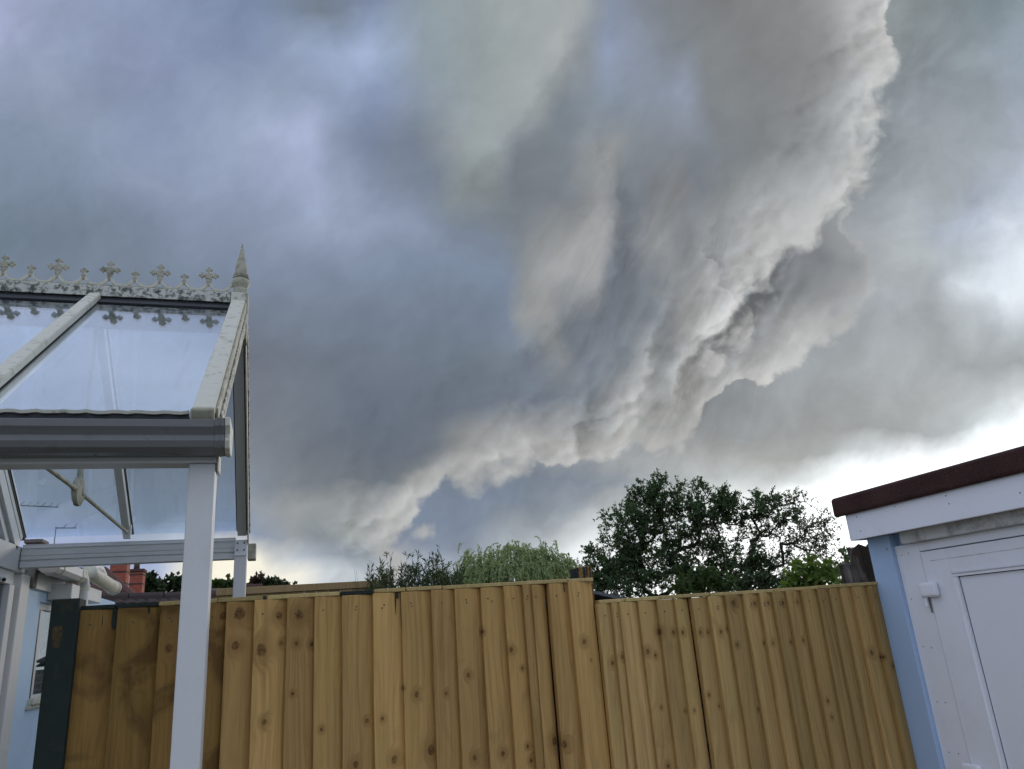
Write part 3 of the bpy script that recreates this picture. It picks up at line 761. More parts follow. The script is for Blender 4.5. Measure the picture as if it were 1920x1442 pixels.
fr = fence_panel('timber_fence', 'lower featheredge timber fence between the capped post and the white shed', right_edges, FT_R,
    [(1117, 1166, 'pine_cap'), (1166, 1232, 'pine_cap'), (1232, 1326, 'pine_cap'), (1326, 1446, 'pine_cap'), (1446, 1530, 'pine_cap'), (1530, 1652, 'pine_cap')],
    lambda i: 'pine_green', gaps=(5,), tail=0.004)

# green stain drips that ran over the top of the boards
def drip(parent, px, top_z, width, length, y=FY - 0.0115):
    x = at_y(px, 1130, FY).x; mb = MB(); w = width / 2
    n = 7; L = []; Rr = []
    for k in range(n + 1):
        f = k / n
        ww = w * (1 - 0.55 * f + 0.25 * math.sin(5 * f + px)) if k < n else w * 0.15
        zz = top_z - length * f; jx = 0.1 * w * math.sin(3.3 * f + px)
        L.append((x - ww + jx, zz)); Rr.append((x + ww + jx, zz))
    pts = L + Rr[::-1]
    mb.prism([(a - x, b_ - top_z) for a, b_ in pts], (x, y, top_z), (x, y + 0.0016, top_z), (1, 0, 0), (0, 0, 1))
    return mb.build('stain_drip', M['green_paint'], parent)


for px, w_, l_ in ((193, 0.014, 0.062), (218, 0.017, 0.066), (281, 0.006, 0.022), (745, 0.010, 0.022), (752, 0.007, 0.13), (741, 0.004, 0.075), (1049, 0.004, 0.024), (1059, 0.004, 0.036)):
    drip(fl, px, FT_L - 0.012, w_, l_, FY - 0.0085)
for px, w_, l_ in ((1072, 0.007, 0.065), (1083, 0.007, 0.09)):
    drip(fl, px, FT_L - 0.010, w_, l_, FY - 0.0085)

# middle post with its flat top, standing behind the boards
a, b_ = at_y(1084, 1062, 2.735), at_y(1109, 1061, 2.735)
t = thing('fence_post', 'square post top with dark stain runs, rising where the two fences meet', 'post', ((a.x + b_.x) / 2, 2.78, 0))
MB().box(a.x, b_.x, 2.735, 2.82, 0.0, 1.846).build('shaft', M['pine_green'], t, bevel=0.003, origin=((a.x + b_.x) / 2, 2.78, 0))
MB().box(a.x - 0.0022, a.x - 0.0002, 2.737, 2.818, FT_L - 0.05, 1.843).build('stain_coat', M['green_paint'], t)
for dx, w_, l_ in ((0.022, 0.010, 0.040), (0.033, 0.004, 0.030), (0.046, 0.004, 0.045)):
    x = a.x + dx; MB().box(x - w_ / 2, x + w_ / 2, 2.7335, 2.7348, 1.844 - l_, 1.8445).build('stain_drip', M['green_paint'], t)

# dark stained post at the left end
a, b_ = at_y(97, 1124, 2.66), at_y(150, 1123, 2.66)
t = thing('fence_post', 'dark green stained post at the left end of the taller fence', 'post', ((a.x + b_.x) / 2, 2.70, 0))
MB().box(a.x, b_.x, 2.66, 2.745, 0, a.z).build('shaft', M['green_paint'], t, bevel=0.004, origin=((a.x + b_.x) / 2, 2.70, 0))
mb = MB(); c = at_y(98, 1195, 2.658)
pts = [(0.013 * math.cos(q) * (1 + .2 * math.sin(3 * q)), 0.042 * math.sin(q) * (1 + .25 * math.cos(2 * q))) for q in [k * math.pi / 7 for k in range(14)]]
mb.prism(pts, (c.x + 0.012, 2.6585, c.z), (c.x + 0.012, 2.6598, c.z), (1, 0, 0), (0, 0, 1)).build('bare_patch', M['patch'], t)

# ------------------------------------------------------------------ glazed canopy (gable roof on posts)
GX = -0.20; WX = -1.33                     # open gable end, house end
RY, RZ = 3.45, 3.19                        # ridge
EYN, EZ = 2.27, 2.302                       # near eave of the glass plane
t = thing('conservatory_canopy', 'white glazed gable canopy with crested ridge and spiked finial', 'conservatory', (-0.75, 3.45, 0))
cano = t
# posts
MB().box(-0.268, -0.1955, 2.302, 2.372, 0, 2.1585).build('post', M['upvc'], t, bevel=0.004, origin=(-0.23, 2.34, 0))
MB().box(-0.266, -0.200, 4.585, 4.655, 0, 2.245).build('post', M['upvc'], t, bevel=0.004, origin=(-0.23, 4.62, 0))
# near eaves beam: stepped profile (y,z)
prof = [(0, 0), (0.07, 0), (0.07, 0.12), (0.0, 0.12), (0, 0.052), (-0.004, 0.048), (-0.004, 0.034), (0, 0.030), (0, 0.020), (-0.003, 0.016), (-0.003, 0.003)]
MB().prism(prof, (WX, 2.30, 2.1595), (-0.1935, 2.30, 2.1595), (0, 1, 0), (0, 0, 1)).build('eaves_beam', M['upvc'], t)
MB().box(-0.1925, -0.187, 2.298, 2.372, 2.135, 2.20).build('beam_end_cap', M['upvc_old'], t, bevel=0.002)
# far eaves beam with its grooves
prof = [(0.07, 0.0), (0.07, 0.12), (0.012, 0.12), (0.012, 0.108), (0.0, 0.104), (0.0, 0.098), (0.006, 0.095), (0.006, 0.090), (0.0, 0.087), (0.0, 0.062), (0.004, 0.060), (0.004, 0.057), (0, 0.055), (0, 0.040), (0.010, 0.036), (0.010, 0.031), (-0.004, 0.027), (-0.004, 0.0)]
MB().prism(prof, (WX + 0.002, 4.60, 2.142), (-0.264, 4.60, 2.142), (0, 1, 0), (0, 0, 1)).build('eaves_beam', M['upvc'], t)
MB().box(-0.20, -0.155, 4.68, 4.79, 2.145, 2.235).build('gutter_end', M['cream'], t, bevel=0.004)
# bracket with four bolts on the far post
b = MB().box(-0.2665, -0.1995, 4.577, 4.5845, 2.155, 2.243).build('bracket', M['bracket'], t, bevel=0.001)
for bx, bz in ((-0.251, 2.226), (-0.215, 2.226), (-0.251, 2.187), (-0.215, 2.187)):
    MB().tube([(bx, 4.577, bz), (bx, 4.5735, bz)], [0.0048, 0.004], 8).build('bolt', M['bolt'], b)
# gutter (ogee, open on top)
gp = [(2.296, 2.252), (2.296, 2.183), (2.262, 2.172), (2.226, 2.172), (2.204, 2.182), (2.196, 2.199), (2.199, 2.215), (2.190, 2.226), (2.181, 2.235), (2.179, 2.2555), (2.186, 2.2555), (2.187, 2.238), (2.205, 2.218), (2.203, 2.200), (2.210, 2.188), (2.228, 2.179), (2.262, 2.179), (2.290, 2.188), (2.290, 2.252)]
gt = MB().prism(gp, (WX, 0, 0), (-0.19, 0, 0), (0, 1, 0), (0, 0, 1)).build('gutter', M['grey_upvc'], t, bevel=0.002)
cx, cz = 2.24, 2.212
big = [((y - cx) * 1.07 + cx, (z - cz) * 1.08 + cz) for y, z in gp[:10]]
big2 = [((y - cx) * 1.13 + cx, (z - cz) * 1.13 + cz) for y, z in gp[:10]]
MB().prism(big, (-0.1935, 0, 0), (-0.1665, 0, 0), (0, 1, 0), (0, 0, 1)).build('end_collar', M['grey_upvc'], gt, bevel=0.002)
MB().prism(big2, (-0.183, 0, 0), (-0.178, 0, 0), (0, 1, 0), (0, 0, 1)).build('collar_ring', M['grey_upvc'], gt, bevel=0.001)
MB().prism(big2, (-0.166, 0, 0), (-0.152, 0, 0), (0, 1, 0), (0, 0, 1)).build('stop_end', M['upvc_old'], gt, bevel=0.003)
# white lumpy trim and dark seal under the glass edge
mb = MB(); n = 60; prev = None
for k in range(n + 1):
    x = WX + (-0.272 - WX) * k / n; w_ = 0.0025 * math.sin(k * 1.7) + random.uniform(-.0015, .0015)
    ring = [(x, 2.250 + w_, 2.291 + w_), (x, 2.248 + w_, 2.300 + w_), (x, 2.266, 2.3035 + w_ * .6), (x, 2.270, 2.291)]
    i0 = len(mb.v); mb.v += ring
    if k:
        for q in range(4): q2 = (q + 1) % 4; mb.f.append((i0 - 4 + q, i0 - 4 + q2, i0 + q2, i0 + q))
mb.f.append((0, 1, 2, 3)); mb.f.append(tuple(len(mb.v) - 1 - q for q in range(4)))
mb.build('eaves_trim', M['upvc_old'], t)
MB().box(WX, -0.272, 2.258, 2.292, 2.2575, 2.2905).build('eaves_seal', M['dark_strip'], t)

nN = Vector((0, -(RZ - EZ), (RY - EYN))).normalized(); vN = Vector((0, RY - EYN, RZ - EZ)).normalized()
LEN = math.hypot(RY - EYN, RZ - EZ)
eN = Vector((0, EYN, EZ))
def mirror(v): return Vector((v.x, 2 * RY - v.y, v.z))


def sl(x, u, h, far=False):
    p = Vector((x, 0, 0)) + eN + vN * u + nN * h
    return mirror(p) if far else p


def slope_box(mb, x0, x1, u0, u1, h0, h1, far=False):
    b0 = len(mb.v)
    for h in (h0, h1):
        for x, u in ((x0, u0), (x1, u0), (x1, u1), (x0, u1)): mb.v.append(tuple(sl(x, u, h, far)))
    mb.f += [tuple(b0 + i for i in q) for q in ((3,2,1,0),(4,5,6,7),(0,1,5,4),(1,2,6,5),(2,3,7,6),(3,0,4,7))]
    return mb


for far in (False, True):
    for i, c in enumerate((-0.229, -0.826, WX - 0.02)):
        hw = 0.030 if i == 0 else 0.024
        u0 = -0.045 if i == 0 else -0.01
        r = slope_box(MB(), c - hw, c + hw, u0, LEN - 0.045, 0.004, 0.034, far).build('rafter', M['upvc_old'] if not far else M['upvc'], t, bevel=0.007)
        slope_box(MB(), c - hw * 0.8, c + hw * 0.8, 0.02, LEN - 0.05, -0.062 if i == 0 else -0.045, -0.003, far).build('under_bar', M['upvc'], r, bevel=0.003)
        slope_box(MB(), c - hw - 0.004, c - hw + 0.012, 0.0, LEN - 0.05, -0.002, 0.0035, far).build('seal', M['dark_strip'], r)
        slope_box(MB(), c + hw - 0.012, c + hw + 0.004, 0.0, LEN - 0.05, -0.002, 0.0035, far).build('seal', M['dark_strip'], r)
        if i == 0:
            slope_box(MB(), c + hw + 0.0005, c + hw + 0.008, -0.02, LEN - 0.02, -0.095, 0.022, far).build('verge_board', M['cream'] if not far else M['upvc_old'], r, bevel=0.002)
            slope_box(MB(), c + hw + 0.0085, c + hw + 0.014, 0.02, LEN - 0.10, -0.045, -0.015, far).build('verge_bead', M['upvc_moss'], r, bevel=0.002)
            if not far:
                slope_box(MB(), c - hw - 0.004, c + hw + 0.001, -0.062, -0.044, -0.014, 0.036, far).build('rafter_end_cap', M['cream'], r, bevel=0.009, seg=3)
    for x0, x1 in ((WX + 0.008, -0.826 - 0.012), (-0.826 + 0.012, -0.229 - 0.018)):
        slope_box(MB(), x0, x1, 0.0, LEN - 0.055, -0.0022, 0.0032, far).build('glass_pane', M['roof_glass'], t)
    slope_box(MB(), WX, -0.262, LEN - 0.115, LEN - 0.056, 0.0036, 0.010, far).build('ridge_seal_shade', M['dark_strip'], t)  # dark strip colours in the shadow gap under the ridge with its seal

# ridge
rg = MB().prism([(-0.056, 0.0), (-0.050, 0.052), (-0.04, 0.058), (0.04, 0.058), (0.050, 0.052), (0.056, 0.0), (0.048, 0.0), (0.044, 0.03), (-0.044, 0.03), (-0.048, 0.0)], (WX, RY, 3.176), (-0.262, RY, 3.176), (0, 1, 0), (0, 0, 1)).build('ridge_capping', M['upvc_moss'], t, bevel=0.002)
MB().prism([(-0.058, -0.001), (-0.052, 0.054), (-0.04, 0.060), (0.04, 0.060), (0.052, 0.054), (0.058, -0.001)], (-0.261, RY, 3.176), (-0.196, RY, 3.176), (0, 1, 0), (0, 0, 1)).build('ridge_end', M['upvc_old'], t, bevel=0.003)
MB().box(WX, -0.215, RY - 0.045, RY + 0.045, 3.06, 3.174).build('ridge_beam', M['dark_strip'], t)
MB().box(-0.199, -0.186, RY - 0.045, RY + 0.045, 3.0, 3.234).build('apex_board', M['cream'], t, bevel=0.003)
# cresting
zc = 3.250
cr = MB().box(WX, -0.262, RY - 0.009, RY + 0.009, 3.233, zc + 0.005).build('cresting', M['cream'], t, bevel=0.002)


def poly(mb, pts, th, cx, cz):
    mb.prism([(a, b_) for a, b_ in pts], (cx, RY - th / 2, cz), (cx, RY + th / 2, cz), (1, 0, 0), (0, 0, 1))


def kite(ang, r0, r1, w):
    ca, sa = math.cos(ang), math.sin(ang)
    pts = []
    for rr, ww in ((r0, -w * .28), (r0 + (r1 - r0) * .42, -w * .42), (r0 + (r1 - r0) * .62, -w), (r1 - (r1 - r0) * .18, -w * .38), (r1, 0), (r1 - (r1 - r0) * .18, w * .38), (r0 + (r1 - r0) * .62, w), (r0 + (r1 - r0) * .42, w * .42), (r0, w * .28)):
        pts.append((rr * ca - ww * sa, rr * sa + ww * ca))
    return pts


posts = [(-0.262 - 0.105 * k) for k in range(0, 11)]
for k, x in enumerate(posts):
    large = k % 2 == 1
    if k < len(posts) - 1:
        x2 = posts[k + 1]; mb = MB(); pts = []
        for q in range(13):
            f = q / 12; xx = x + (x2 - x) * f; pts.append((xx, RY, zc + 0.006 + 0.040 * (abs(2 * f - 1) ** 2.4)))
        prev = None
        for q, p in enumerate(pts):
            pa = pts[max(q - 1, 0)]; pb = pts[min(q + 1, 12)]; tx, tz = pb[0] - pa[0], pb[2] - pa[2]; l_ = math.hypot(tx, tz); nx, nz = -tz / l_ * 0.0062, tx / l_ * 0.0062
            i0 = len(mb.v)
            mb.v += [(p[0] + nx, RY - 0.006, p[2] + nz), (p[0] - nx, RY - 0.006, p[2] - nz), (p[0] - nx, RY + 0.006, p[2] - nz), (p[0] + nx, RY + 0.006, p[2] + nz)]
            if q:
                for s_ in range(4): s2 = (s_ + 1) % 4; mb.f.append((i0 - 4 + s_, i0 - 4 + s2, i0 + s2, i0 + s_))
        mb.f.append((0, 1, 2, 3)); mb.f.append(tuple(len(mb.v) - 1 - s_ for s_ in range(4)))
        mb.build('crest_arc', M['upvc_old'], cr)
    if k == 0:
        continue
    mb = MB()
    mb.box(x - 0.0095, x + 0.0095, RY - 0.0085, RY + 0.0085, zc + 0.043, zc + 0.051)
    mb.box(x - 0.0065, x + 0.0065, RY - 0.0070, RY + 0.0070, zc + 0.030, zc + 0.062)
    if large:
        cz_ = zc + 0.083
        poly(mb, [(0.020 * math.cos(a), 0.020 * math.sin(a)) for a in (0.785, 2.356, 3.927, 5.498)], 0.0150, x, cz_ - 0.004)
        for i_, a in enumerate((0, math.pi / 2, math.pi)):
            poly(mb, kite(a, 0.004, 0.045, 0.0165), 0.0118 + 0.0006 * i_, x, cz_)
        poly(mb, [(-0.012, -0.03), (0.012, -0.03), (0.007, 0.0), (-0.007, 0.0)], 0.0108, x, cz_)
        mb.build('crest_cross', M['cream'], cr, bevel=0.0012, seg=1)
    else:
        poly(mb, kite(math.pi / 2, -0.004, 0.036, 0.019), 0.0124, x, zc + 0.050)
        mb.build('crest_bud', M['cream'], cr, bevel=0.0012, seg=1)
# finial
fx0 = -0.2245
fn = MB().lathe([(0.033, 0), (0.033, 0.032), (0.030, 0.036), (0.031, 0.040), (0.0385, 0.052), (0.041, 0.066), (0.0385, 0.080), (0.034, 0.086), (0.031, 0.088), (0.037, 0.091), (0.037, 0.096), (0.0335, 0.0985), (0.036, 0.101), (0.036, 0.106), (0.031, 0.109), (0.0265, 0.15), (0.017, 0.20), (0.0085, 0.245), (0.001, 0.280)], (fx0, RY, 3.236), 24).build('finial', M['cream'], t, smooth=True)
md = fn.modifiers.new('edge', 'EDGE_SPLIT'); md.split_angle = math.radians(50)
# tie rods with their round boss
bx, bz = -0.818, 2.312
MB().tube([(bx, RY, bz + 0.03), (bx, RY, bz + 0.10), (bx, RY, bz + 0.11), (bx, RY, 3.06)], [0.0125, 0.012, 0.0085, 0.0085], 12).build('king_rod', M['cream'], t, smooth=True)
for sgn in (-1, 1):
    MB().tube([(bx, RY + sgn * 0.03, bz), (bx, RY + sgn * 0.10, bz), (bx, RY + sgn * 0.11, bz), (bx, RY + sgn * 1.10, bz - 0.012)], [0.012, 0.0105, 0.0085, 0.0085], 12).build('tie_rod', M['cream'], t, smooth=True)
    MB().box(bx - 0.018, bx + 0.018, RY + sgn * 1.10 - 0.012, RY + sgn * 1.10 + 0.012, bz - 0.045, bz + 0.03).build('tie_bracket', M['upvc'], t, bevel=0.003)
mb = MB(); prof = [(0.0005, -0.026), (0.016, -0.024), (0.022, -0.017), (0.044, -0.016), (0.050, -0.011), (0.060, -0.009), (0.062, 0.0), (0.060, 0.009), (0.050, 0.011), (0.044, 0.016), (0.022, 0.017), (0.016, 0.024), (0.0005, 0.026)]
nn = 28
for r_, a in prof:
    for k in range(nn):
        an = 2 * math.pi * k / nn; mb.v.append((bx + a, RY + r_ * math.cos(an), bz + r_ * math.sin(an)))
for i in range(len(prof) - 1):
    for k in range(nn):
        k2 = (k + 1) % nn; mb.f.append((i * nn + k, i * nn + k2, (i + 1) * nn + k2, (i + 1) * nn + k))
bs = mb.build('boss', M['cream'], t, smooth=True); md = bs.modifiers.new('edge', 'EDGE_SPLIT'); md.split_angle = math.radians(40)

# ------------------------------------------------------------------ glazed end wall of the sunroom (house side of the canopy)
t = thing('sunroom', 'white framed sunroom wall with glazed gable at the left edge', 'sunroom', (WX, 3.45, 0))
X0, X1 = WX - 0.09, WX - 0.004
MB().box(X0, X1, 2.25, 4.72, 2.122, 2.252).build('transom', M['upvc'], t, bevel=0.004)
MB().box(X0, X1 - 0.012, 2.25, 4.60, 2.055, 2.1215).build('head_frame', M['upvc'], t, bevel=0.004)
for y0, y1, dx in ((2.25, 2.32, 0), (3.36, 3.44, -0.02), (4.535, 4.61, -0.006), (4.612, 4.685, -0.03), (4.687, 4.835, 0.0)):
    MB().box(X0, X1 + dx, y0, y1, 0, 2.0545 if y1 < 4.84 and y1 != 4.835 else 2.12).build('mullion', M['upvc'], t, bevel=0.004, origin=(X0, y0, 0))
MB().box(X0, X1 - 0.014, 2.32, 4.535, 0.72, 0.80).build('cill_rail', M['upvc'], t, bevel=0.004)
MB().box(X0 + 0.02, X1 - 0.03, 2.32, 4.535, 0.0, 0.72).build('lower_panel', M['upvc'], t)
for y0, y1 in ((2.32, 3.36), (3.44, 4.535)):
    MB().box(X0 + 0.04, X0 + 0.05, y0, y1, 0.80, 2.055).build('glass_pane', M['win_glass'], t)
for far in (False, True):
    for u0, u1, h0, h1, dx, mk in ((0.02, LEN, -0.115, -0.012, 0.0, 'upvc'), (0.1, LEN - .08, -0.16, -0.1155, -0.018, 'upvc')):
        slope_box(MB(), X0, X1 + dx, u0, u1, h0, h1, far).build('gable_frame', M[mk], t, bevel=0.003)
    slope_box(MB(), X0 - 0.02, WX + 0.004, -0.01, LEN, -0.0115, -0.0035, far).build('verge_seal', M['grime'], t)
gz = [(2.62, 2.30), (4.28, 2.30), (3.45, 2.95)]
MB().prism([(a - 3.45, b_) for a, b_ in gz], (X0 + 0.04, 3.45, 0), (X0 + 0.05, 3.45, 0), (0, 1, 0), (0, 0, 1)).build('gable_pane', M['win_glass'], t)
MB().box(X0 + 0.01, X0 + 0.012, 2.3, 4.6, 0.0, 2.3).build('dark_interior', M['grime'], t)  # grime-coloured sheet standing in for the shade of the unlit room
# small camera under the head frame
p = at_x(10, 1085, WX + 0.02)
t = thing('security_camera', 'tiny white camera fixed under the sunroom window head', 'camera', (WX, p.y, p.z))
MB().tube([(WX - 0.01, p.y, p.z + 0.012), (WX + 0.012, p.y - 0.008, p.z)], 0.007, 10).build('mount', M['upvc'], t)
MB().tube([(WX + 0.004, p.y + 0.014, p.z + 0.004), (WX + 0.020, p.y - 0.018, p.z - 0.006)], 0.012, 12).build('housing', M['upvc'], t, bevel=0.002)
MB().tube([(WX + 0.020, p.y - 0.0185, p.z - 0.0062), (WX + 0.0215, p.y - 0.022, p.z - 0.007)], 0.009, 12).build('lens', M['black'], t)

# ------------------------------------------------------------------ blue rendered house beyond
HX = WX - 0.012
t = thing('house', 'pale blue rendered house wall with white fascia behind the dark post', 'house', (HX - 1, 5.6, 0))
wy0, wy1, wz0, wz1 = 5.10, 5.72, 1.475, 2.0
mb = MB()
mb.box(HX - 0.12, HX, 4.838, wy0, 0, 2.12); mb.box(HX - 0.12, HX, wy1, 7.2, 0, 2.12)
mb.box(HX - 0.12, HX, wy0, wy1, 0, wz0 - 0.03); mb.box(HX - 0.12, HX, wy0, wy1, wz1, 2.12)
mb.build('wall', M['blue_render'], t)
wn = MB().box(HX - 0.07, HX - 0.015, wy0 + 0.075, wy0 + 0.125, wz0 + 0.02, wz1 - 0.04).box(HX - 0.07, HX - 0.0155, wy1 - 0.05, wy1, wz0 + 0.02, wz1 - 0.04).box(HX - 0.07, HX - 0.016, wy0 + 0.02, wy1, wz1 - 0.0395, wz1).box(HX - 0.07, HX - 0.0165, wy0 + 0.02, wy1, wz0 - 0.02, wz0 + 0.0195).build('window', M['upvc'], t, bevel=0.003)
MB().box(HX - 0.034, HX - 0.030, wy0 + 0.125, wy1 - 0.05, wz0 + 0.02, wz1 - 0.04).build('pane', M['win_glass'], wn)
MB().box(HX - 0.07, HX - 0.012, wy0 + 0.001, wy0 + 0.074, wz0 + 0.0, wz1 - 0.041).build('reveal', M['black'], wn)
for k in range(9):
    MB().box(HX - 0.07, HX - 0.060 + 0.006 * (k % 2), wy0 + 0.127 + 0.045 * k, wy0 + 0.168 + 0.045 * k, wz0 + 0.02, wz1 - 0.04).build('blind_slat', M['blind'], wn)
MB().box(HX - 0.06, HX + 0.035, wy0 - 0.03, wy1 + 0.03, wz0 - 0.0295, wz0 + 0.003).box(HX - 0.05, HX + 0.02, wy0 - 0.05, wy1 + 0.04, wz0 - 0.052, wz0 - 0.030).build('sill', M['upvc_old'], wn, bevel=0.004)
MB().box(HX - 0.01, HX + 0.022, 4.905, 5.50, 2.058, 2.150).build('fascia', M['upvc'], t, bevel=0.003)
MB().box(HX - 0.01, HX + 0.024, 4.84, 4.903, 2.062, 2.20).build('grime_block', M['grime'], t, bevel=0.004)
MB().box(HX - 0.05, HX + 0.05, 4.86, 5.60, 2.1505, 2.166).build('soffit', M['grime'], t)
gq = [(-0.050, 0.050), (-0.050, 0.0), (-0.030, -0.018), (0.034, -0.018), (0.052, 0.004), (0.052, 0.050)]
gtr = MB().prism(gq, (HX + 0.115, 4.74, 2.142), (HX + 0.115, 4.845, 2.142), (1, 0, 0), (0, 0, 1)).prism(gq, (HX + 0.115, 4.851, 2.142), (HX + 0.115, 5.28, 2.142), (1, 0, 0), (0, 0, 1)).build('box_gutter', M['upvc'], t, bevel=0.004)
gq2 = [(a * 1.1, b_ * 1.1 - .002) for a, b_ in gq]
MB().prism(gq2, (HX + 0.115, 5.27, 2.142), (HX + 0.115, 5.38, 2.142), (1, 0, 0), (0, 0, 1)).build('joint', M['upvc_old'], gtr, bevel=0.003)
MB().prism(gq2, (HX + 0.115, 4.838, 2.142), (HX + 0.115, 4.858, 2.142), (1, 0, 0), (0, 0, 1)).build('joint', M['upvc_old'], gtr, bevel=0.003)
MB().box(HX + 0.002, HX + 0.13, 5.215, 5.40, 2.018, 2.105).build('corbel', M['upvc'], t, bevel=0.004)
MB().box(HX + 0.002, HX + 0.13, 5.62, 6.02, 2.035, 2.12).build('corbel', M['upvc'], t, bevel=0.004)
pc = Vector((HX + 0.13, 5.50, 0))
MB().tube([(pc.x, 5.40, 2.175), (pc.x, 5.44, 2.165), (pc.x, 5.48, 2.145), (pc.x, 5.50, 2.11), (pc.x, 5.505, 2.06), (pc.x, 5.505, 0.05)], 0.030, 14).build('downpipe', M['upvc'], t, smooth=True)
MB().tube([(pc.x, 5.505, 2.085), (pc.x, 5.505, 2.12)], 0.034, 14).build('pipe_collar', M['upvc_old'], t, bevel=0.002)
MB().tube([(pc.x + 0.01, 5.56, 2.205), (pc.x + 0.01, 5.62, 2.20), (pc.x + 0.01, 6.34, 2.165)], [0.040, 0.044, 0.046], 16).build('round_gutter', M['upvc_old'], t, smooth=True)
MB().tube([(pc.x + 0.01, 6.33, 2.166), (pc.x + 0.01, 6.37, 2.164)], 0.052, 16).build('gutter_rim', M['upvc_old'], t, bevel=0.002)
MB().tube([(pc.x - 0.01, 5.60, 2.225), (pc.x - 0.01, 5.75, 2.255), (pc.x - 0.01, 5.92, 2.255), (pc.x - 0.01, 6.02, 2.225), (pc.x - 0.01, 6.05, 2.17)], 0.034, 14).build('pipe_bend', M['upvc'], t, smooth=True)

# ------------------------------------------------------------------ shed
SX = 2.41
t = thing('shed', 'white shed with red felt roof and pale blue corner post on the right', 'shed', (3.4, 1.2, 0))
YN = -0.6
MB().box(SX + 0.02, 4.5, YN, 2.66, 0, 1.98).build('wall', M['blue_paint'], t)
MB().prism([(0, 0), (0, 0.062), (0.012, 0.070), (2.3, 0.020), (2.3, -0.03), (0.03, -0.001), (0.022, -0.012), (0.004, -0.012)], (2.288, YN - 0.1, 2.012), (2.288, 2.752, 2.012), (1, 0, 0), (0, 0, 1)).build('felt_roof', M['felt'], t, bevel=0.008, seg=3)
MB().box(2.31, 2.328, YN, 2.690, 1.893, 2.0105).build('fascia', M['shed_white'], t, bevel=0.002)
MB().box(2.311, 4.4, 2.6905, 2.708, 1.893, 2.0105).build('fascia', M['shed_white'], t, bevel=0.002)
MB().box(2.329, SX + 0.05, YN, 2.688, 1.900, 1.905).build('soffit', M['shed_dirty'], t)
MB().box(2.372, SX + 0.018, YN, 2.50, 1.850, 1.899).build('head_trim', M['shed_dirty'], t, bevel=0.004)
MB().box(2.385, 2.50, 2.572, 2.697, 0, 1.899).build('corner_post', M['blue_paint'], t, bevel=0.004, origin=(2.44, 2.62, 0))
MB().box(2.404, 2.425, 2.447, 2.5715, 0, 1.8495).build('door_frame', M['shed_white'], t, bevel=0.002)
MB().box(2.404, 2.425, 1.50, 1.58, 0, 1.8495).build('door_frame', M['shed_white'], t, bevel=0.002)
MB().box(2.404, 2.425, 1.5805, 2.4465, 1.815, 1.8495).build('door_frame', M['shed_white'], t, bevel=0.002)
for fy, fz in ((2.64, 1.985), (2.635, 1.925), (2.42, 1.990), (2.17, 1.985), (2.165, 1.955), (1.88, 1.94)):
    MB().tube([(2.3105, fy, fz), (2.3085, fy, fz)], [0.0026, 0.002], 8).build('screw', M['bolt'], t)
for fy, fz in ((2.545, 1.81), (2.505, 1.815), (2.545, 1.64), (2.485, 1.640), (2.54, 1.46), (2.50, 1.455), (2.535, 1.26), (2.495, 1.26), (2.49, 1.085), (2.535, 1.085)):
    MB().tube([(2.4045, fy, fz), (2.4025, fy, fz)], [0.0022, 0.0018], 8).build('screw', M['bolt'], t)
# door leaf: stiles round a recessed panel with a bevelled bead
dY0, dY1 = 2.441, 1.586; pY0, pY1 = 2.315, 1.70; pz0, pz1 = 0.30, 1.722
dm = MB()
xf = 2.3985; xb = 2.43
dm.box(xf, xb, pY0, dY0, 0.03, 1.811); dm.box(xf, xb, dY1, pY1, 0.03, 1.811)
dm.box(xf + 0.0004, xb, pY1, pY0, pz1, 1.8106); dm.box(xf + 0.0004, xb, pY1, pY0, 0.0304, pz0)
door = dm.build('door', M['shed_white'], t, bevel=0.002)
bd = MB(); w_ = 0.016
bd.prism([(0, 0), (w_, 0), (w_, 0.010), (0.003, -0.006), (0, -0.006)], (xf + 0.002, pY1, pz1), (xf + 0.002, pY0, pz1), (0, 0, -1), (1, 0, 0))
bd.prism([(0, 0), (w_, 0), (w_, 0.010), (0.003, -0.006), (0, -0.006)], (xf + 0.002, pY0, pz0), (xf + 0.002, pY1, pz0), (0, 0, 1), (1, 0, 0))
bd.prism([(0, 0), (w_, 0), (w_, 0.010), (0.003, -0.005), (0, -0.005)], (xf + 0.0025, pY0, pz1 - w_), (xf + 0.0025, pY0, pz0 + w_), (0, -1, 0), (1, 0, 0))
bd.prism([(0, 0), (w_, 0), (w_, 0.010), (0.003, -0.005), (0, -0.005)], (xf + 0.0025, pY1, pz1 - w_), (xf + 0.0025, pY1, pz0 + w_), (0, 1, 0), (1, 0, 0))
bd.build('bead', M['shed_white'], door)
MB().box(xf + 0.013, xf + 0.02, pY1 + w_ + 0.003, pY0 - w_ - 0.003, pz0 + w_ + 0.003, pz1 - w_ - 0.003).build('panel', M['shed_panel'], door)
MB().box(xf + 0.0205, xf + 0.022, pY1 + 0.001, pY0 - 0.001, pz0 + 0.001, pz1 - 0.001).build('panel_seal', M['seal'], door)
slot = MB().box(xf - 0.0006, xf + 0.001, 1.60, 2.40, 1.772, 1.7745).build('weather_groove', M['shed_dirty'], door)
for hz in (1.668, 1.034):
    h = MB().box(xf - 0.026, xf - 0.0005, 2.385, 2.466, hz - 0.028, hz + 0.028).build('hinge', M['shed_white'], door, bevel=0.012, seg=3)
    MB().tube([(xf - 0.010, 2.457, hz - 0.060), (xf - 0.010, 2.457, hz - 0.024)], 0.0075, 12).build('knuckle', M['shed_white'], h, bevel=0.001)
    MB().box(xf - 0.0025, xf - 0.0008, 2.446, 2.452, hz - 0.085, hz - 0.025).build('rust_mark', M['grime'], h)
MB().box(2.384, 2.3848, 2.590, 2.600, 1.836, 1.848).build('paint_chip', M['cream'], t)

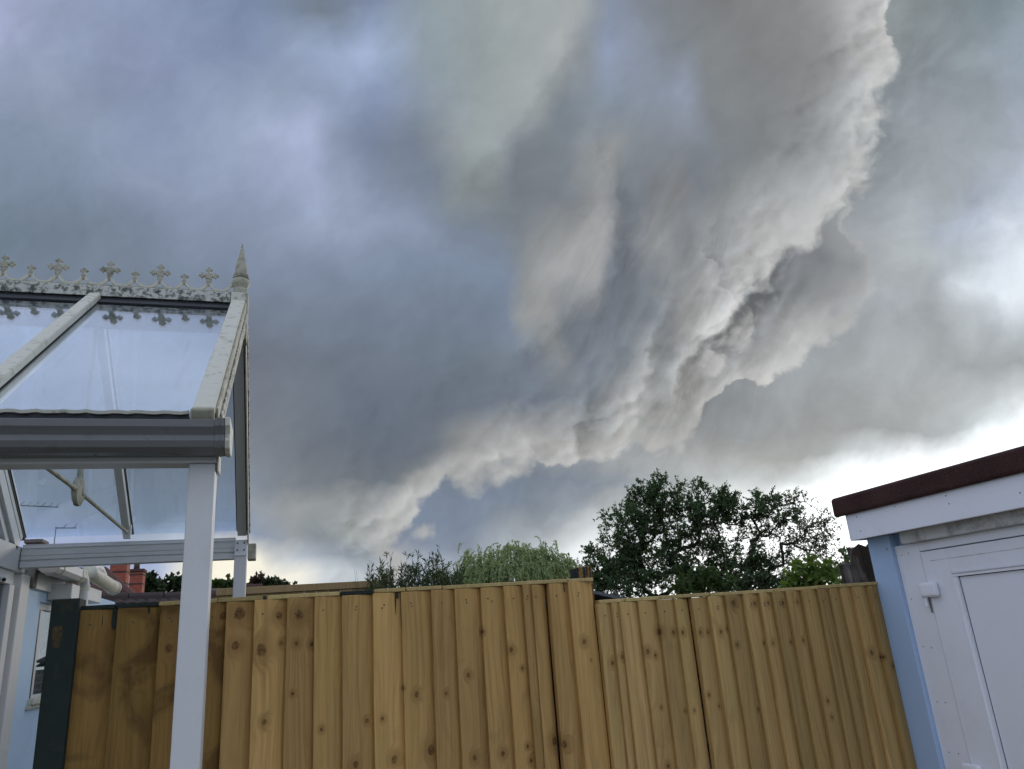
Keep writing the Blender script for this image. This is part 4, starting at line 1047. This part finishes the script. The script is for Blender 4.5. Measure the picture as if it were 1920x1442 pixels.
# old dark timbers behind the fence end
for (pxs, top, y, lab) in (((1602, 1640), 1020, 2.84, 'taller split dark timber post behind the right fence end'), ((1589, 1606), 1054, 2.90, 'short dark timber stump left of the taller split post')):
    a, b_ = at_y(pxs[0], top, y), at_y(pxs[1], top, y)
    tt = thing('timber_post', lab, 'post', ((a.x + b_.x) / 2, y, 0), 'old posts behind the fence end')
    mb = MB(); n = 9; ring = []
    cx_, cy_, rx_, ry_ = (a.x + b_.x) / 2, y + 0.04, (b_.x - a.x) / 2, 0.04
    for zz in (0, 0.8, 1.5, a.z - 0.06, a.z):
        for k in range(n):
            an = 2 * math.pi * k / n; q = 1 + random.uniform(-.10, .10)
            mb.v.append((cx_ + rx_ * q * math.cos(an) * 1.05, cy_ + ry_ * q * math.sin(an), zz + (random.uniform(-.02, .012) if zz == a.z else 0)))
    for i in range(4):
        for k in range(n):
            k2 = (k + 1) % n; mb.f.append((i * n + k, i * n + k2, (i + 1) * n + k2, (i + 1) * n + k))
    mb.f.append(tuple(4 * n + k for k in range(n)))
    mb.build('shaft', M['old_wood'], tt, origin=(cx_, cy_, 0))

# ------------------------------------------------------------------ roofs and chimneys beyond the fence
def chimney(px0, px1, py_top, dist, mk, bands, label, pot=False, depth=0.45, capw=0.05, group=None):
    a, b_ = at_d(px0, py_top, dist), at_d(px1, py_top, dist)
    w_ = (b_ - a).length; c = (a + b_) / 2
    tt = thing('chimney', label, 'chimney', (c.x, c.y, 0), group)
    top = a.z; h0 = 0.0
    MB().box(c.x - w_ / 2, c.x + w_ / 2, c.y, c.y + depth, h0, top - 0.10).build('stack', M[mk], tt, origin=(c.x, c.y, h0))
    for dz in bands:
        MB().box(c.x - w_ / 2 - 0.008, c.x + w_ / 2 + 0.008, c.y - 0.008, c.y + depth + 0.008, top - dz - 0.05, top - dz).build('band', M['dark_brick'], tt)
    MB().box(c.x - w_ / 2 - capw, c.x + w_ / 2 + capw, c.y - capw, c.y + depth + capw, top - 0.0995, top).build('cap', M['dark_brick'] if mk != 'brown_brick' else M['brown_brick'], tt, bevel=0.02)
    if pot:
        MB().lathe([(0.10, 0), (0.09, 0.1), (0.08, 0.30), (0.10, 0.33), (0.10, 0.38), (0.07, 0.38)], (c.x - w_ * 0.12, c.y + depth / 2, top), 14).build('pot', M['dark_brick'], tt, smooth=True)
    return tt


chimney(209, 241, 1030, 25, 'red_brick', (0.62, 0.95), 'taller red brick chimney left of the short capped one', depth=0.5)
chimney(244, 269, 1067, 28, 'red_brick', (0.16, 0.45), 'shorter red brick chimney with dark cap and pot', pot=True, depth=0.5, capw=0.04)
chimney(49, 78, 1011, 22, 'brown_brick', (), 'grey brown chimney above the far canopy beam', depth=0.5, capw=0.04)
chimney(461, 490, 1096, 13, 'dark_brick', (0.14,), 'low dark brick chimney just right of the far canopy post', depth=0.3, capw=0.02)
chimney(386, 411, 1104, 13, 'brown_brick', (), 'low brown chimney between the two white canopy posts', depth=0.3, capw=0.015)


def aerial(px, py_top, px_end, dist, mast_bottom, n_el, label):
    a = at_d(px, py_top, dist); e = at_d(px_end, py_top + (4 if n_el > 4 else 0), dist); bz = at_d(px, mast_bottom, dist).z
    tt = thing('tv_aerial', label, 'aerial', (a.x, a.y, bz))
    MB().tube([(a.x, a.y, bz), (a.x, a.y, a.z + 0.03)], 0.012, 6).build('mast', M['metal'], tt)
    MB().tube([a, e], 0.012, 6).build('boom', M['metal'], tt)
    for k in range(n_el):
        p = a + (e - a) * ((k + 0.7) / n_el)
        s_ = 0.10 if n_el > 4 else 0.06
        MB().tube([p + Vector((0.02, -s_ * 1.3, -0.01)), p + Vector((0.06, 0.02, 0.10))], 0.009, 5).build('element', M['metal'], tt)
    return tt


aerial(16, 947, 110, 22, 1015, 7, 'long television aerial with many short elements above the chimney')
aerial(105, 990, 144, 22, 1040, 2, 'smaller television aerial on a thin mast right of the chimney')


def tiled_roof(name, label, ridge_a, ridge_b, run, fall, mk, courses, cols, cat='roof', tiles=True, sl_mat=None):
    """mono-slope seen from the front: ridge line a-b, dropping towards the viewer"""
    a, b_ = Vector(ridge_a), Vector(ridge_b); L = (b_ - a).length; d = (b_ - a).normalized()
    out = Vector((d.y, -d.x, 0)).normalized()
    if out.y > 0: out = -out
    tt = thing(name, label, cat, ((a + b_) / 2).to_tuple()[:2] + (0,))
    dn = (out * run + Vector((0, 0, -fall))); sl_ = dn.length; dn.normalize(); nrm = d.cross(dn)
    if nrm.z < 0: nrm = -nrm
    mb = MB()
    q = [a, b_, b_ + dn * sl_, a + dn * sl_]; back = [b_ - out * run - Vector((0, 0, fall)), a - out * run - Vector((0, 0, fall))]
    q = [v - nrm * 0.03 for v in q]
    mb.v += [tuple(v) for v in q] + [tuple(v) for v in back]
    mb.f += [(0, 1, 2, 3), (1, 0, 5, 4), (0, 3, 5), (1, 4, 2)]
    mb.build('roof_deck', M[mk], tt)
    z0 = min(v.z for v in q)
    cc = (a + b_) / 2
    mb = MB(); w0 = [a + dn * sl_, b_ + dn * sl_, back[0], back[1]]
    i0 = 0
    for v in w0: mb.v.append((v.x, v.y, z0 - 0.03))
    for v in w0: mb.v.append((v.x, v.y, 0))
    mb.f += [(0, 1, 5, 4), (1, 2, 6, 5), (2, 3, 7, 6), (3, 0, 4, 7)]
    mb.build('wall', M['brown_brick'], tt)
    if tiles:
        tw = L / cols; th = sl_ / courses
        tmb = MB(); up = nrm
        n_ = 4
        for s_, uu in ((0, 0.028), (1, 0.006)):
            for k in range(n_ + 1):
                f = k / n_; wv = 0.018 * math.sin(f * math.pi)
                tmb.v.append(tuple(d * (tw * f * 0.985) + dn * (th * (1.06 - s_ * 1.06)) + up * (uu + wv)))
        for k in range(n_): tmb.f.append((k, k + 1, n_ + 2 + k, n_ + 1 + k))
        for k in range(n_ + 1):
            v = Vector(tmb.v[k]); tmb.v.append(tuple(v - up * 0.022))
        for k in range(n_): tmb.f.append((k + 1, k, 2 * n_ + 2 + k, 2 * n_ + 3 + k))
        proto = tmb.build('tile', M[mk], None); tme = proto.data; bpy.data.objects.remove(proto)
        base = Vector(tt.location)
        for r_ in range(courses):
            for c_ in range(cols):
                o = bpy.data.objects.new('tile', tme); COL.objects.link(o); o.parent = tt
                o.location = a + d * (tw * c_) + dn * (th * r_) - base + up * random.uniform(0, .004)
        for c_ in range(max(4, int(L / 0.4))):
            st_ = L / max(4, int(L / 0.4))
            p0 = a + d * (st_ * c_ + 0.006) + Vector((0, 0, 0.0)); p1 = a + d * (st_ * (c_ + 1) - 0.006)
            MB().tube([p0, p1], [0.085, 0.095], 10).build('ridge_tile', M[mk], tt, smooth=False)
    return tt


A, B = at_d(196, 1098, 11.5), at_d(430, 1112, 12.5); B.z = A.z - 0.06
tiled_roof('bungalow', 'low brown tiled roof just above the left fence', (A.x - 0.6, A.y, A.z - 0.16), (B.x, A.y + 0.8, A.z - 0.18), 2.0, 0.75, 'brown_tile', 8, 16, 'bungalow')
A, B = at_d(150, 1063, 21), at_d(196, 1061, 21)
tt = thing('hipped_roof_house', 'red tiled hipped roof rising behind the house gutter', 'house', (A.x, A.y, 0))
e0, e1 = at_d(120, 1120, 19), at_d(232, 1118, 19)
mb = MB(); zt = A.z; ze = e0.z - 0.2
mb.v += [(A.x - 3, A.y + 1, zt), (B.x - 0.2, B.y + 1, zt), (e1.x + .3, e1.y, ze), (e0.x - 3, e0.y, ze), (e1.x + .3, B.y + 3.2, ze), (A.x - 3, B.y + 3.2, ze)]
mb.f += [(0, 1, 2, 3), (1, 4, 2), (1, 0, 5, 4)]
mb.build('roof', M['red_tile'], tt)
MB().tube([(B.x - 0.2, B.y + 1, zt + .02), (e1.x + .3, e1.y, ze + .02)], 0.09, 8).build('hip_ridge', M['red_tile'], tt)
MB().tube([(A.x - 3, A.y + 1, zt + .02), (B.x - 0.2, B.y + 1, zt + .02)], 0.09, 8).build('ridge', M['red_tile'], tt)
MB().box(e0.x - 2.8, e1.x + 0.1, e0.y + 0.2, B.y + 3, 0, ze).build('wall', M['brown_brick'], tt)
# pale timber panel beyond the fence
A, B = at_d(520, 1099, 7.2), at_d(715, 1091, 7.2)
tt = thing('timber_panel_fence', 'plain tan timber fence top beyond the taller fence, left of the twiggy shrub', 'fence', ((A.x + B.x) / 2, 7.15, 0))
nb_ = 14; x0_, x1_ = A.x - 0.5, B.x + 0.05
for k in range(nb_):
    xa = x0_ + (x1_ - x0_) * k / nb_; xb_ = x0_ + (x1_ - x0_) * (k + 1) / nb_
    MB().box(xa + 0.001, xb_ - 0.001, 7.15 + 0.004 * (k % 2), 7.17, 0, A.z - 0.062).build('board', M['tan_wood'], tt, origin=(xa, 7.15, 0))
MB().box(x0_, x1_, 7.125, 7.19, A.z - 0.06, A.z).build('top_rail', M['tan_wood'], tt, bevel=0.004)
# grey roof glimpsed right of the middle post
A, B = at_d(1100, 1104, 14), at_d(1150, 1117, 14)
tt = thing('grey_roof_shed', 'grey felted roof peeping over the right fence beside the middle post', 'shed', (A.x, A.y, 0))
MB().prism([(-1.6, -0.42), (0, 0), (1.6, -0.42), (1.6, -0.47), (0, -0.06), (-1.6, -0.47)], (A.x, A.y, A.z), (A.x, A.y + 2.2, A.z), (1, 0, 0), (0, 0, 1)).build('roof', M['slate'], tt)
MB().box(A.x - 1.4, A.x + 1.4, A.y + 0.1, A.y + 2.1, 0, A.z - 0.45).build('wall', M['brown_brick'], tt)


# ------------------------------------------------------------------ vegetation
def unit(v): return v / np.maximum(np.linalg.norm(v, axis=-1, keepdims=True), 1e-9)


def leaf_obj(name, mat, parent, P, Dv, L, Wd, droop=0.0):
    """one diamond leaf per row of P, pointing along Dv"""
    n = len(P); Dv = unit(Dv); side = unit(np.cross(Dv, rng.normal(size=(n, 3))))
    L = np.broadcast_to(np.asarray(L, float), (n,))[:, None]; Wd = np.broadcast_to(np.asarray(Wd, float), (n,))[:, None]
    up = np.cross(side, Dv)
    V = np.empty((n, 4, 3))
    V[:, 0] = P; V[:, 1] = P + Dv * L * 0.45 + side * Wd; V[:, 2] = P + Dv * L + up * L * 0.12; V[:, 3] = P + Dv * L * 0.45 - side * Wd
    V = V.reshape(-1, 3) - np.array(parent.location)
    me = bpy.data.meshes.new(name); me.vertices.add(4 * n); me.vertices.foreach_set('co', V.ravel())
    me.loops.add(4 * n); me.loops.foreach_set('vertex_index', np.arange(4 * n, dtype=np.int32))
    me.polygons.add(n); me.polygons.foreach_set('loop_start', np.arange(0, 4 * n, 4, dtype=np.int32))
    me.update(calc_edges=True); me.validate()
    me.materials.append(mat)
    ob = bpy.data.objects.new(name, me); COL.objects.link(ob); ob.parent = parent
    return ob


def lobe_points(lobes, dist, n_per_px2, depth_k=0.8, shell=0.35):
    """points filling ellipsoids given by photo position and size at a distance"""
    out = []; sp = []
    for px, py, rx, ry, dens in lobes:
        k = dist / FOC * 1.04
        c = at_d(px, py, dist); f = Vector((c.x, c.y, 0)).normalized(); r_ = Vector((f.y, -f.x, 0))
        n = max(3, int(rx * ry * n_per_px2 * dens))
        q = unit(rng.normal(size=(n, 3))) * (shell + (1 - shell) * rng.random((n, 1)) ** 0.6)
        off = rng.uniform(-0.5, 0.5) * rx * k * 0.8
        P = np.array(c)[None] + q[:, :1] * (rx * k) * np.array(r_)[None] + q[:, 1:2] * ((rx + ry) / 2 * k * depth_k) * np.array(f)[None] + np.array(f)[None] * off
        P[:, 2] += q[:, 2] * ry * k
        out.append(P); sp.append(np.full(n, dens))
    return np.concatenate(out), np.concatenate(sp)


def branch_net(base, trunk_top, targets, r_tip=0.012, jitter=0.12, lean=0.35):
    """greedy branching: every target joins the nearest earlier node with a bent limb; radii follow the pipe rule"""
    nodes = [np.array(base), np.array(base) * 0.5 + np.array(trunk_top) * 0.5 + rng.normal(size=3) * 0.05, np.array(trunk_top)]
    par = [-1, 0, 1]
    order = np.argsort(np.linalg.norm(targets - np.array(trunk_top), axis=1))
    ends = []
    for i in order:
        T = targets[i]; A_ = np.array(nodes[1:])
        d = np.linalg.norm(A_ - T, axis=1) + 0.6 * np.maximum(0, A_[:, 2] - T[2])
        j = int(np.argmin(d)) + 1
        p0 = nodes[j]; L = np.linalg.norm(T - p0); n = max(2, int(L / 0.45)); last = j
        for k in range(1, n + 1):
            f = k / n; p = p0 + (T - p0) * f
            p = p + rng.normal(size=3) * jitter * L * 0.22 * math.sin(math.pi * f); p[2] -= lean * 0.22 * L * math.sin(math.pi * f)
            nodes.append(p); par.append(last); last = len(nodes) - 1
        ends.append(last)
    load = np.zeros(len(nodes))
    for e in ends: load[e] += 1
    for i in range(len(nodes) - 1, 0, -1): load[par[i]] += load[i]
    rad = r_tip * np.maximum(load, 1) ** 0.46
    mb = MB()
    for i in range(1, len(nodes)):
        p = par[i]; ns = 7 if rad[i] > 0.05 else (5 if rad[i] > 0.02 else 4)
        ra = rad[p] if (load[p] < load[i] * 1.6) else rad[i] * 1.12
        mb.tube([nodes[p], nodes[i]], [ra, rad[i]], ns, cap=False)
    return mb, [nodes[e] for e in ends]


def sprays(C, n_twig, tw_len, n_leaf, up=0.3, centre=None):
    """leafy sprays round each cluster centre: returns leaf roots, directions, twig segments"""
    n = len(C); T = np.repeat(C, n_twig, axis=0)
    d = rng.normal(size=(len(T), 3)); d[:, 2] += up
    if centre is not None: d = unit(d) + 0.5 * unit(T - centre)
    d = unit(d); ln = tw_len * rng.uniform(0.5, 1.15, (len(T), 1))
    tips = T + d * ln
    f = rng.uniform(0.35, 1.0, (len(T), n_leaf)); P = T[:, None] + d[:, None] * ln[:, None] * f[..., None]
    ld = d[:, None] * 0.7 + rng.normal(size=(len(T), n_leaf, 3)) * 0.75
    return P.reshape(-1, 3), ld.reshape(-1, 3), T, tips


def twig_mesh(T, tips, r=0.006):
    """thin triangular twigs"""
    n = len(T); d = unit(tips - T); a = unit(np.cross(d, rng.normal(size=(n, 3)))); b = np.cross(d, a)
    mb = MB(); V = np.empty((n, 6, 3))
    for k in range(3):
        an = 2 * math.pi * k / 3; o = (a * math.cos(an) + b * math.sin(an))
        V[:, k] = T + o * r; V[:, 3 + k] = tips + o * r * 0.4
    mb.v = [tuple(v) for v in V.reshape(-1, 3)]
    for i in range(n):
        b0 = i * 6; mb.f += [(b0, b0 + 1, b0 + 4, b0 + 3), (b0 + 1, b0 + 2, b0 + 5, b0 + 4), (b0 + 2, b0, b0 + 3, b0 + 5)]
    return mb


# big tree with the bright sky behind it
TD = 30.0
lobes = [(1240,952,66,48,1.25),(1185,985,52,48,1.0),(1148,1045,54,44,1.1),(1132,1080,32,36,1.1),(1292,975,60,46,.85),(1215,1040,80,52,1.15),(1310,1040,62,56,.95),(1245,918,34,22,1.0),(1205,925,24,20,.8),
         (1395,958,46,32,.85),(1445,962,50,32,.75),(1352,952,32,34,.8),(1360,928,14,16,.6),(1425,935,22,15,.6),(1478,952,22,20,.5),(1385,1050,46,32,.8),(1360,1080,80,32,1.1),(1215,1090,100,30,1.2),(1440,1070,44,34,.8),(1330,990,46,46,.45),(1315,945,40,36,.6)]
sparse = [(1495,990,54,46,.50),(1530,1000,34,44,.50),(1462,1025,60,50,.40),(1420,1010,44,34,.45),(1505,1050,50,38,.45),(1345,1010,40,40,.3)]
tt = thing('broadleaf_tree', 'large dark broadleaf tree with bright sky behind, right of centre', 'tree', at_d(1290, 1150, TD).to_tuple()[:2] + (0,))
C, _ = lobe_points(lobes, TD, 0.0135); C2, _ = lobe_points(sparse, TD, 0.013)
base = np.array([tt.location.x, tt.location.y, 0.0]); ttop = np.array(at_d(1275, 1100, TD))
wood_mb, _ = branch_net(base, ttop, np.concatenate([C, C2]), 0.011)
wood_mb.build('trunk', M['bark'], tt)
P, Dv, T, tips = sprays(C, 9, 0.46, 16, 0.35, np.array(at_d(1290, 1040, TD)))
leaf_obj('crown', M['ash_leaf'], tt, P, Dv, rng.uniform(.07, .145, len(P)), rng.uniform(.016, .030, len(P)))
twig_mesh(T, tips, 0.007).build('twigs', M['bark'], tt)
P, Dv, T, tips = sprays(C2, 10, 0.60, 8, 0.2, np.array(at_d(1400, 1060, TD)))
leaf_obj('sparse_crown', M['ash_leaf2'], tt, P, Dv, rng.uniform(.07, .12, len(P)), rng.uniform(.018, .028, len(P)))
twig_mesh(T, tips, 0.008).build('bare_twigs', M['bark'], tt)

# weeping willow
WD = 18.0
tt = thing('willow_tree', 'pale grey green weeping willow with hanging strands beside the middle post', 'tree', at_d(965, 1150, WD).to_tuple()[:2] + (0,))
wl = [(965,1050,66,30,1),(905,1062,40,26,1),(1030,1060,42,26,1),(890,1078,28,18,1),(1055,1070,20,20,.8),(960,1080,90,22,1),(965,1125,100,36,.5)]
C, _ = lobe_points(wl, WD, 0.034, 0.8, 0.6)
base = np.array([tt.location.x, tt.location.y, 0.0])
wmb, _ = branch_net(base, np.array(at_d(965, 1115, WD)), C[::9], 0.010)
wmb.build('trunk', M['bark'], tt)
cen = np.array(at_d(965, 1100, WD)); PP = []; DD = []; S0 = []; S1 = []
for c in np.repeat(C, 6, axis=0):
    o = c - cen; o[2] = 0; o = o / (np.linalg.norm(o) + 1e-6) + rng.normal(size=3) * 0.7
    p = c + rng.normal(size=3) * 0.10; v = np.array([o[0] * 0.5, o[1] * 0.5, rng.uniform(0.1, 0.5)])
    n = rng.integers(9, 20)
    for k in range(n):
        q = p + v * 0.035; S0.append(p); S1.append(q)
        for _ in range(2):
            PP.append(p); DD.append(v * 0.8 + rng.normal(size=3) * 0.35 + np.array([0, 0, -0.35]))
        p = q; v = v * 0.86 + np.array([0, 0, -0.22]); 
PP = np.array(PP); DD = np.array(DD)
leaf_obj('crown', M['willow_leaf'], tt, PP, DD, rng.uniform(.06, .10, len(PP)), rng.uniform(.008, .013, len(PP)))

# twiggy shrub standing up behind the taller fence
def wand_shrub(name, label, px0, px1, prof, dist, n, leaf, mat, ll, lw, spread=0.25, nl=16, cat='shrub'):
    tt = thing(name, label, cat, at_d((px0 + px1) / 2, 1150, dist).to_tuple()[:2] + (0,))
    PP = []; DD = []; tb = MB()
    for k in range(n):
        px = rng.uniform(px0, px1); f = (px - px0) / (px1 - px0)
        top_y = np.interp(f, [a for a, _ in prof], [b for _, b in prof]) + abs(rng.normal()) * 20 - (22 if rng.random() < 0.05 else 0)
        d_ = dist + rng.uniform(-0.35, 0.35)
        tip = np.array(at_d(px, top_y, d_)); rt = np.array(at_d((px0 + px1) / 2 + (px - (px0 + px1) / 2) * 0.85, 1170, d_)); rt[2] = 0.7
        L = np.linalg.norm(tip - rt); pts = []
        bend = rng.normal(size=3) * spread * 0.10
        for q in range(9):
            f2 = q / 8; pts.append(rt + (tip - rt) * f2 + bend * math.sin(math.pi * f2) + rng.normal(size=3) * 0.006)
        tb.tube(pts, [0.0045 - 0.0034 * q / 8 for q in range(9)], 4, cap=False)
        for q in range(nl * 3):
            f2 = 1 - rng.random() ** 1.3 * 0.42
            i = min(int(f2 * 8), 7); p = pts[i] + (pts[i + 1] - pts[i]) * (f2 * 8 - i)
            if f2 > 0.93 and rng.random() < 0.6: continue
            PP.append(p); v = rng.normal(size=3); v[2] = abs(v[2]) * 0.6 + 0.5; DD.append(v)
        # side shoots
        for q in range(5):
            f2 = rng.uniform(0.62, 0.97); i = min(int(f2 * 8), 7); p = pts[i]
            v = rng.normal(size=3); v[2] = abs(v[2]) + 0.9; v = v / np.linalg.norm(v); ln = rng.uniform(0.03, 0.10)
            tb.tube([p, p + v * ln], [0.0018, 0.0009], 3, cap=False)
            for z_ in range(nl // 3):
                PP.append(p + v * ln * rng.uniform(.3, 1)); w = v + rng.normal(size=3) * 0.8; DD.append(w)
    tb.build('stems', M['twig'], tt)
    PP = np.array(PP); DD = np.array(DD)
    leaf_obj('foliage', M[mat], tt, PP, DD, rng.uniform(.7, 1.3, len(PP)) * ll, rng.uniform(.7, 1.2, len(PP)) * lw)
    return tt


wand_shrub('twiggy_shrub', 'dark twiggy shrub with upright spiky stems behind the taller fence', 690, 868, [(0, 1068), (.15, 1050), (.3, 1066), (.5, 1048), (.75, 1040), (.9, 1058), (1, 1062)], 6.0, 150, None, 'shrub_leaf', 0.048, 0.0048, nl=20)
wand_shrub('bare_sapling', 'few bare twigs left of the twiggy shrub', 660, 700, [(0, 1070), (.5, 1040), (1, 1050)], 6.2, 7, None, 'shrub_leaf', 0.03, 0.003, nl=2, cat='sapling')


def bush(name, label, lobes, dist, dens, mat, ll, lw, twig, tw=0.25, ntw=6, nlf=9, cat='bush', group=None, up=0.3):
    cx_ = sum(l[0] for l in lobes) / len(lobes)
    tt = thing(name, label, cat, at_d(cx_, 1150, dist).to_tuple()[:2] + (0,), group)
    C, _ = lobe_points(lobes, dist, dens)
    base = np.array([tt.location.x, tt.location.y, 0.0]); top = np.array(at_d(cx_, max(l[1] for l in lobes) + 15, dist))
    wmb, _ = branch_net(base, top, C, twig)
    wmb.build('trunk' if cat == 'tree' else 'stems', M['bark'], tt)
    P, Dv, T, tips = sprays(C, ntw, tw, nlf, up)
    leaf_obj('crown' if cat == 'tree' else 'foliage', M[mat], tt, P, Dv, rng.uniform(.7, 1.3, len(P)) * ll, rng.uniform(.7, 1.25, len(P)) * lw)
    twig_mesh(T, tips, twig * 0.4).build('twigs', M['twig'], tt)
    return tt


bush('leafy_shrub', 'fresh green leafy shrub left of the old dark posts', [(1522,1090,34,16,.8),(1570,1092,32,12,.8),(1516,1066,13,13,.7),(1500,1094,26,12,1),(1548,1078,20,14,.6)], 8.0, 0.026, 'lime_leaf', 0.070, 0.019, 0.003, 0.15, 5, 7)
bush('climber', 'thin straggling twigs with few leaves beside the shed corner', [(1592,1050,10,26,.7),(1580,1072,12,18,.8)], 5.0, 0.05, 'mid_leaf', 0.030, 0.012, 0.0016, 0.10, 3, 3, cat='climber')
bush('rounded_bush', 'yellowish green rounded bush below the large tree', [(1322,1084,28,16,.9),(1300,1100,34,10,1),(1350,1100,26,9,.8)], 12.0, 0.032, 'mid_leaf', 0.075, 0.024, 0.004, 0.16, 6, 9)
bush('low_hedge', 'low mid green hedge along the top of the right fence', [(1395,1099,50,8,1),(1450,1099,44,9,.8),(1480,1101,30,7,.8)], 12.5, 0.035, 'hedge_leaf', 0.07, 0.022, 0.004, 0.16, 6, 9, cat='hedge')
bush('distant_tree', 'small dark tree right of the short chimney', [(276,1098,8,16,1),(284,1104,9,10,1)], 34.0, 0.10, 'hedge_leaf', 0.22, 0.08, 0.012, 0.3, 5, 8, cat='tree', group='distant trees over the roofs')
bush('distant_tree', 'thin distant tree halfway between short chimney and near white post', [(302,1103,12,9,.8)], 36.0, 0.075, 'hedge_leaf', 0.22, 0.07, 0.012, 0.4, 5, 6, cat='tree', group='distant trees over the roofs')
bush('distant_tree', 'spiky distant tree just left of the near white post', [(326,1103,12,10,1),(340,1102,12,10,1),(352,1106,10,8,1)], 36.0, 0.075, 'hedge_leaf', 0.22, 0.07, 0.012, 0.4, 5, 7, cat='tree', group='distant trees over the roofs')
bush('distant_bush', 'leafy green bush between the two white canopy posts', [(420,1106,16,9,1),(440,1108,12,8,1)], 15.0, 0.12, 'mid_leaf', 0.09, 0.035, 0.006, 0.15, 6, 8)
bush('russet_bush', 'small russet bush on the skyline right of the far canopy post', [(483,1096,12,9,1)], 16.0, 0.14, 'russet_leaf', 0.09, 0.03, 0.006, 0.15, 6, 8)
bush('clipped_hedge', 'dark green hedge right of the low brick chimney', [(505,1103,14,10,1),(525,1105,16,8,1),(545,1109,14,5,1)], 15.0, 0.12, 'hedge_leaf', 0.08, 0.03, 0.006, 0.14, 6, 9, cat='hedge')
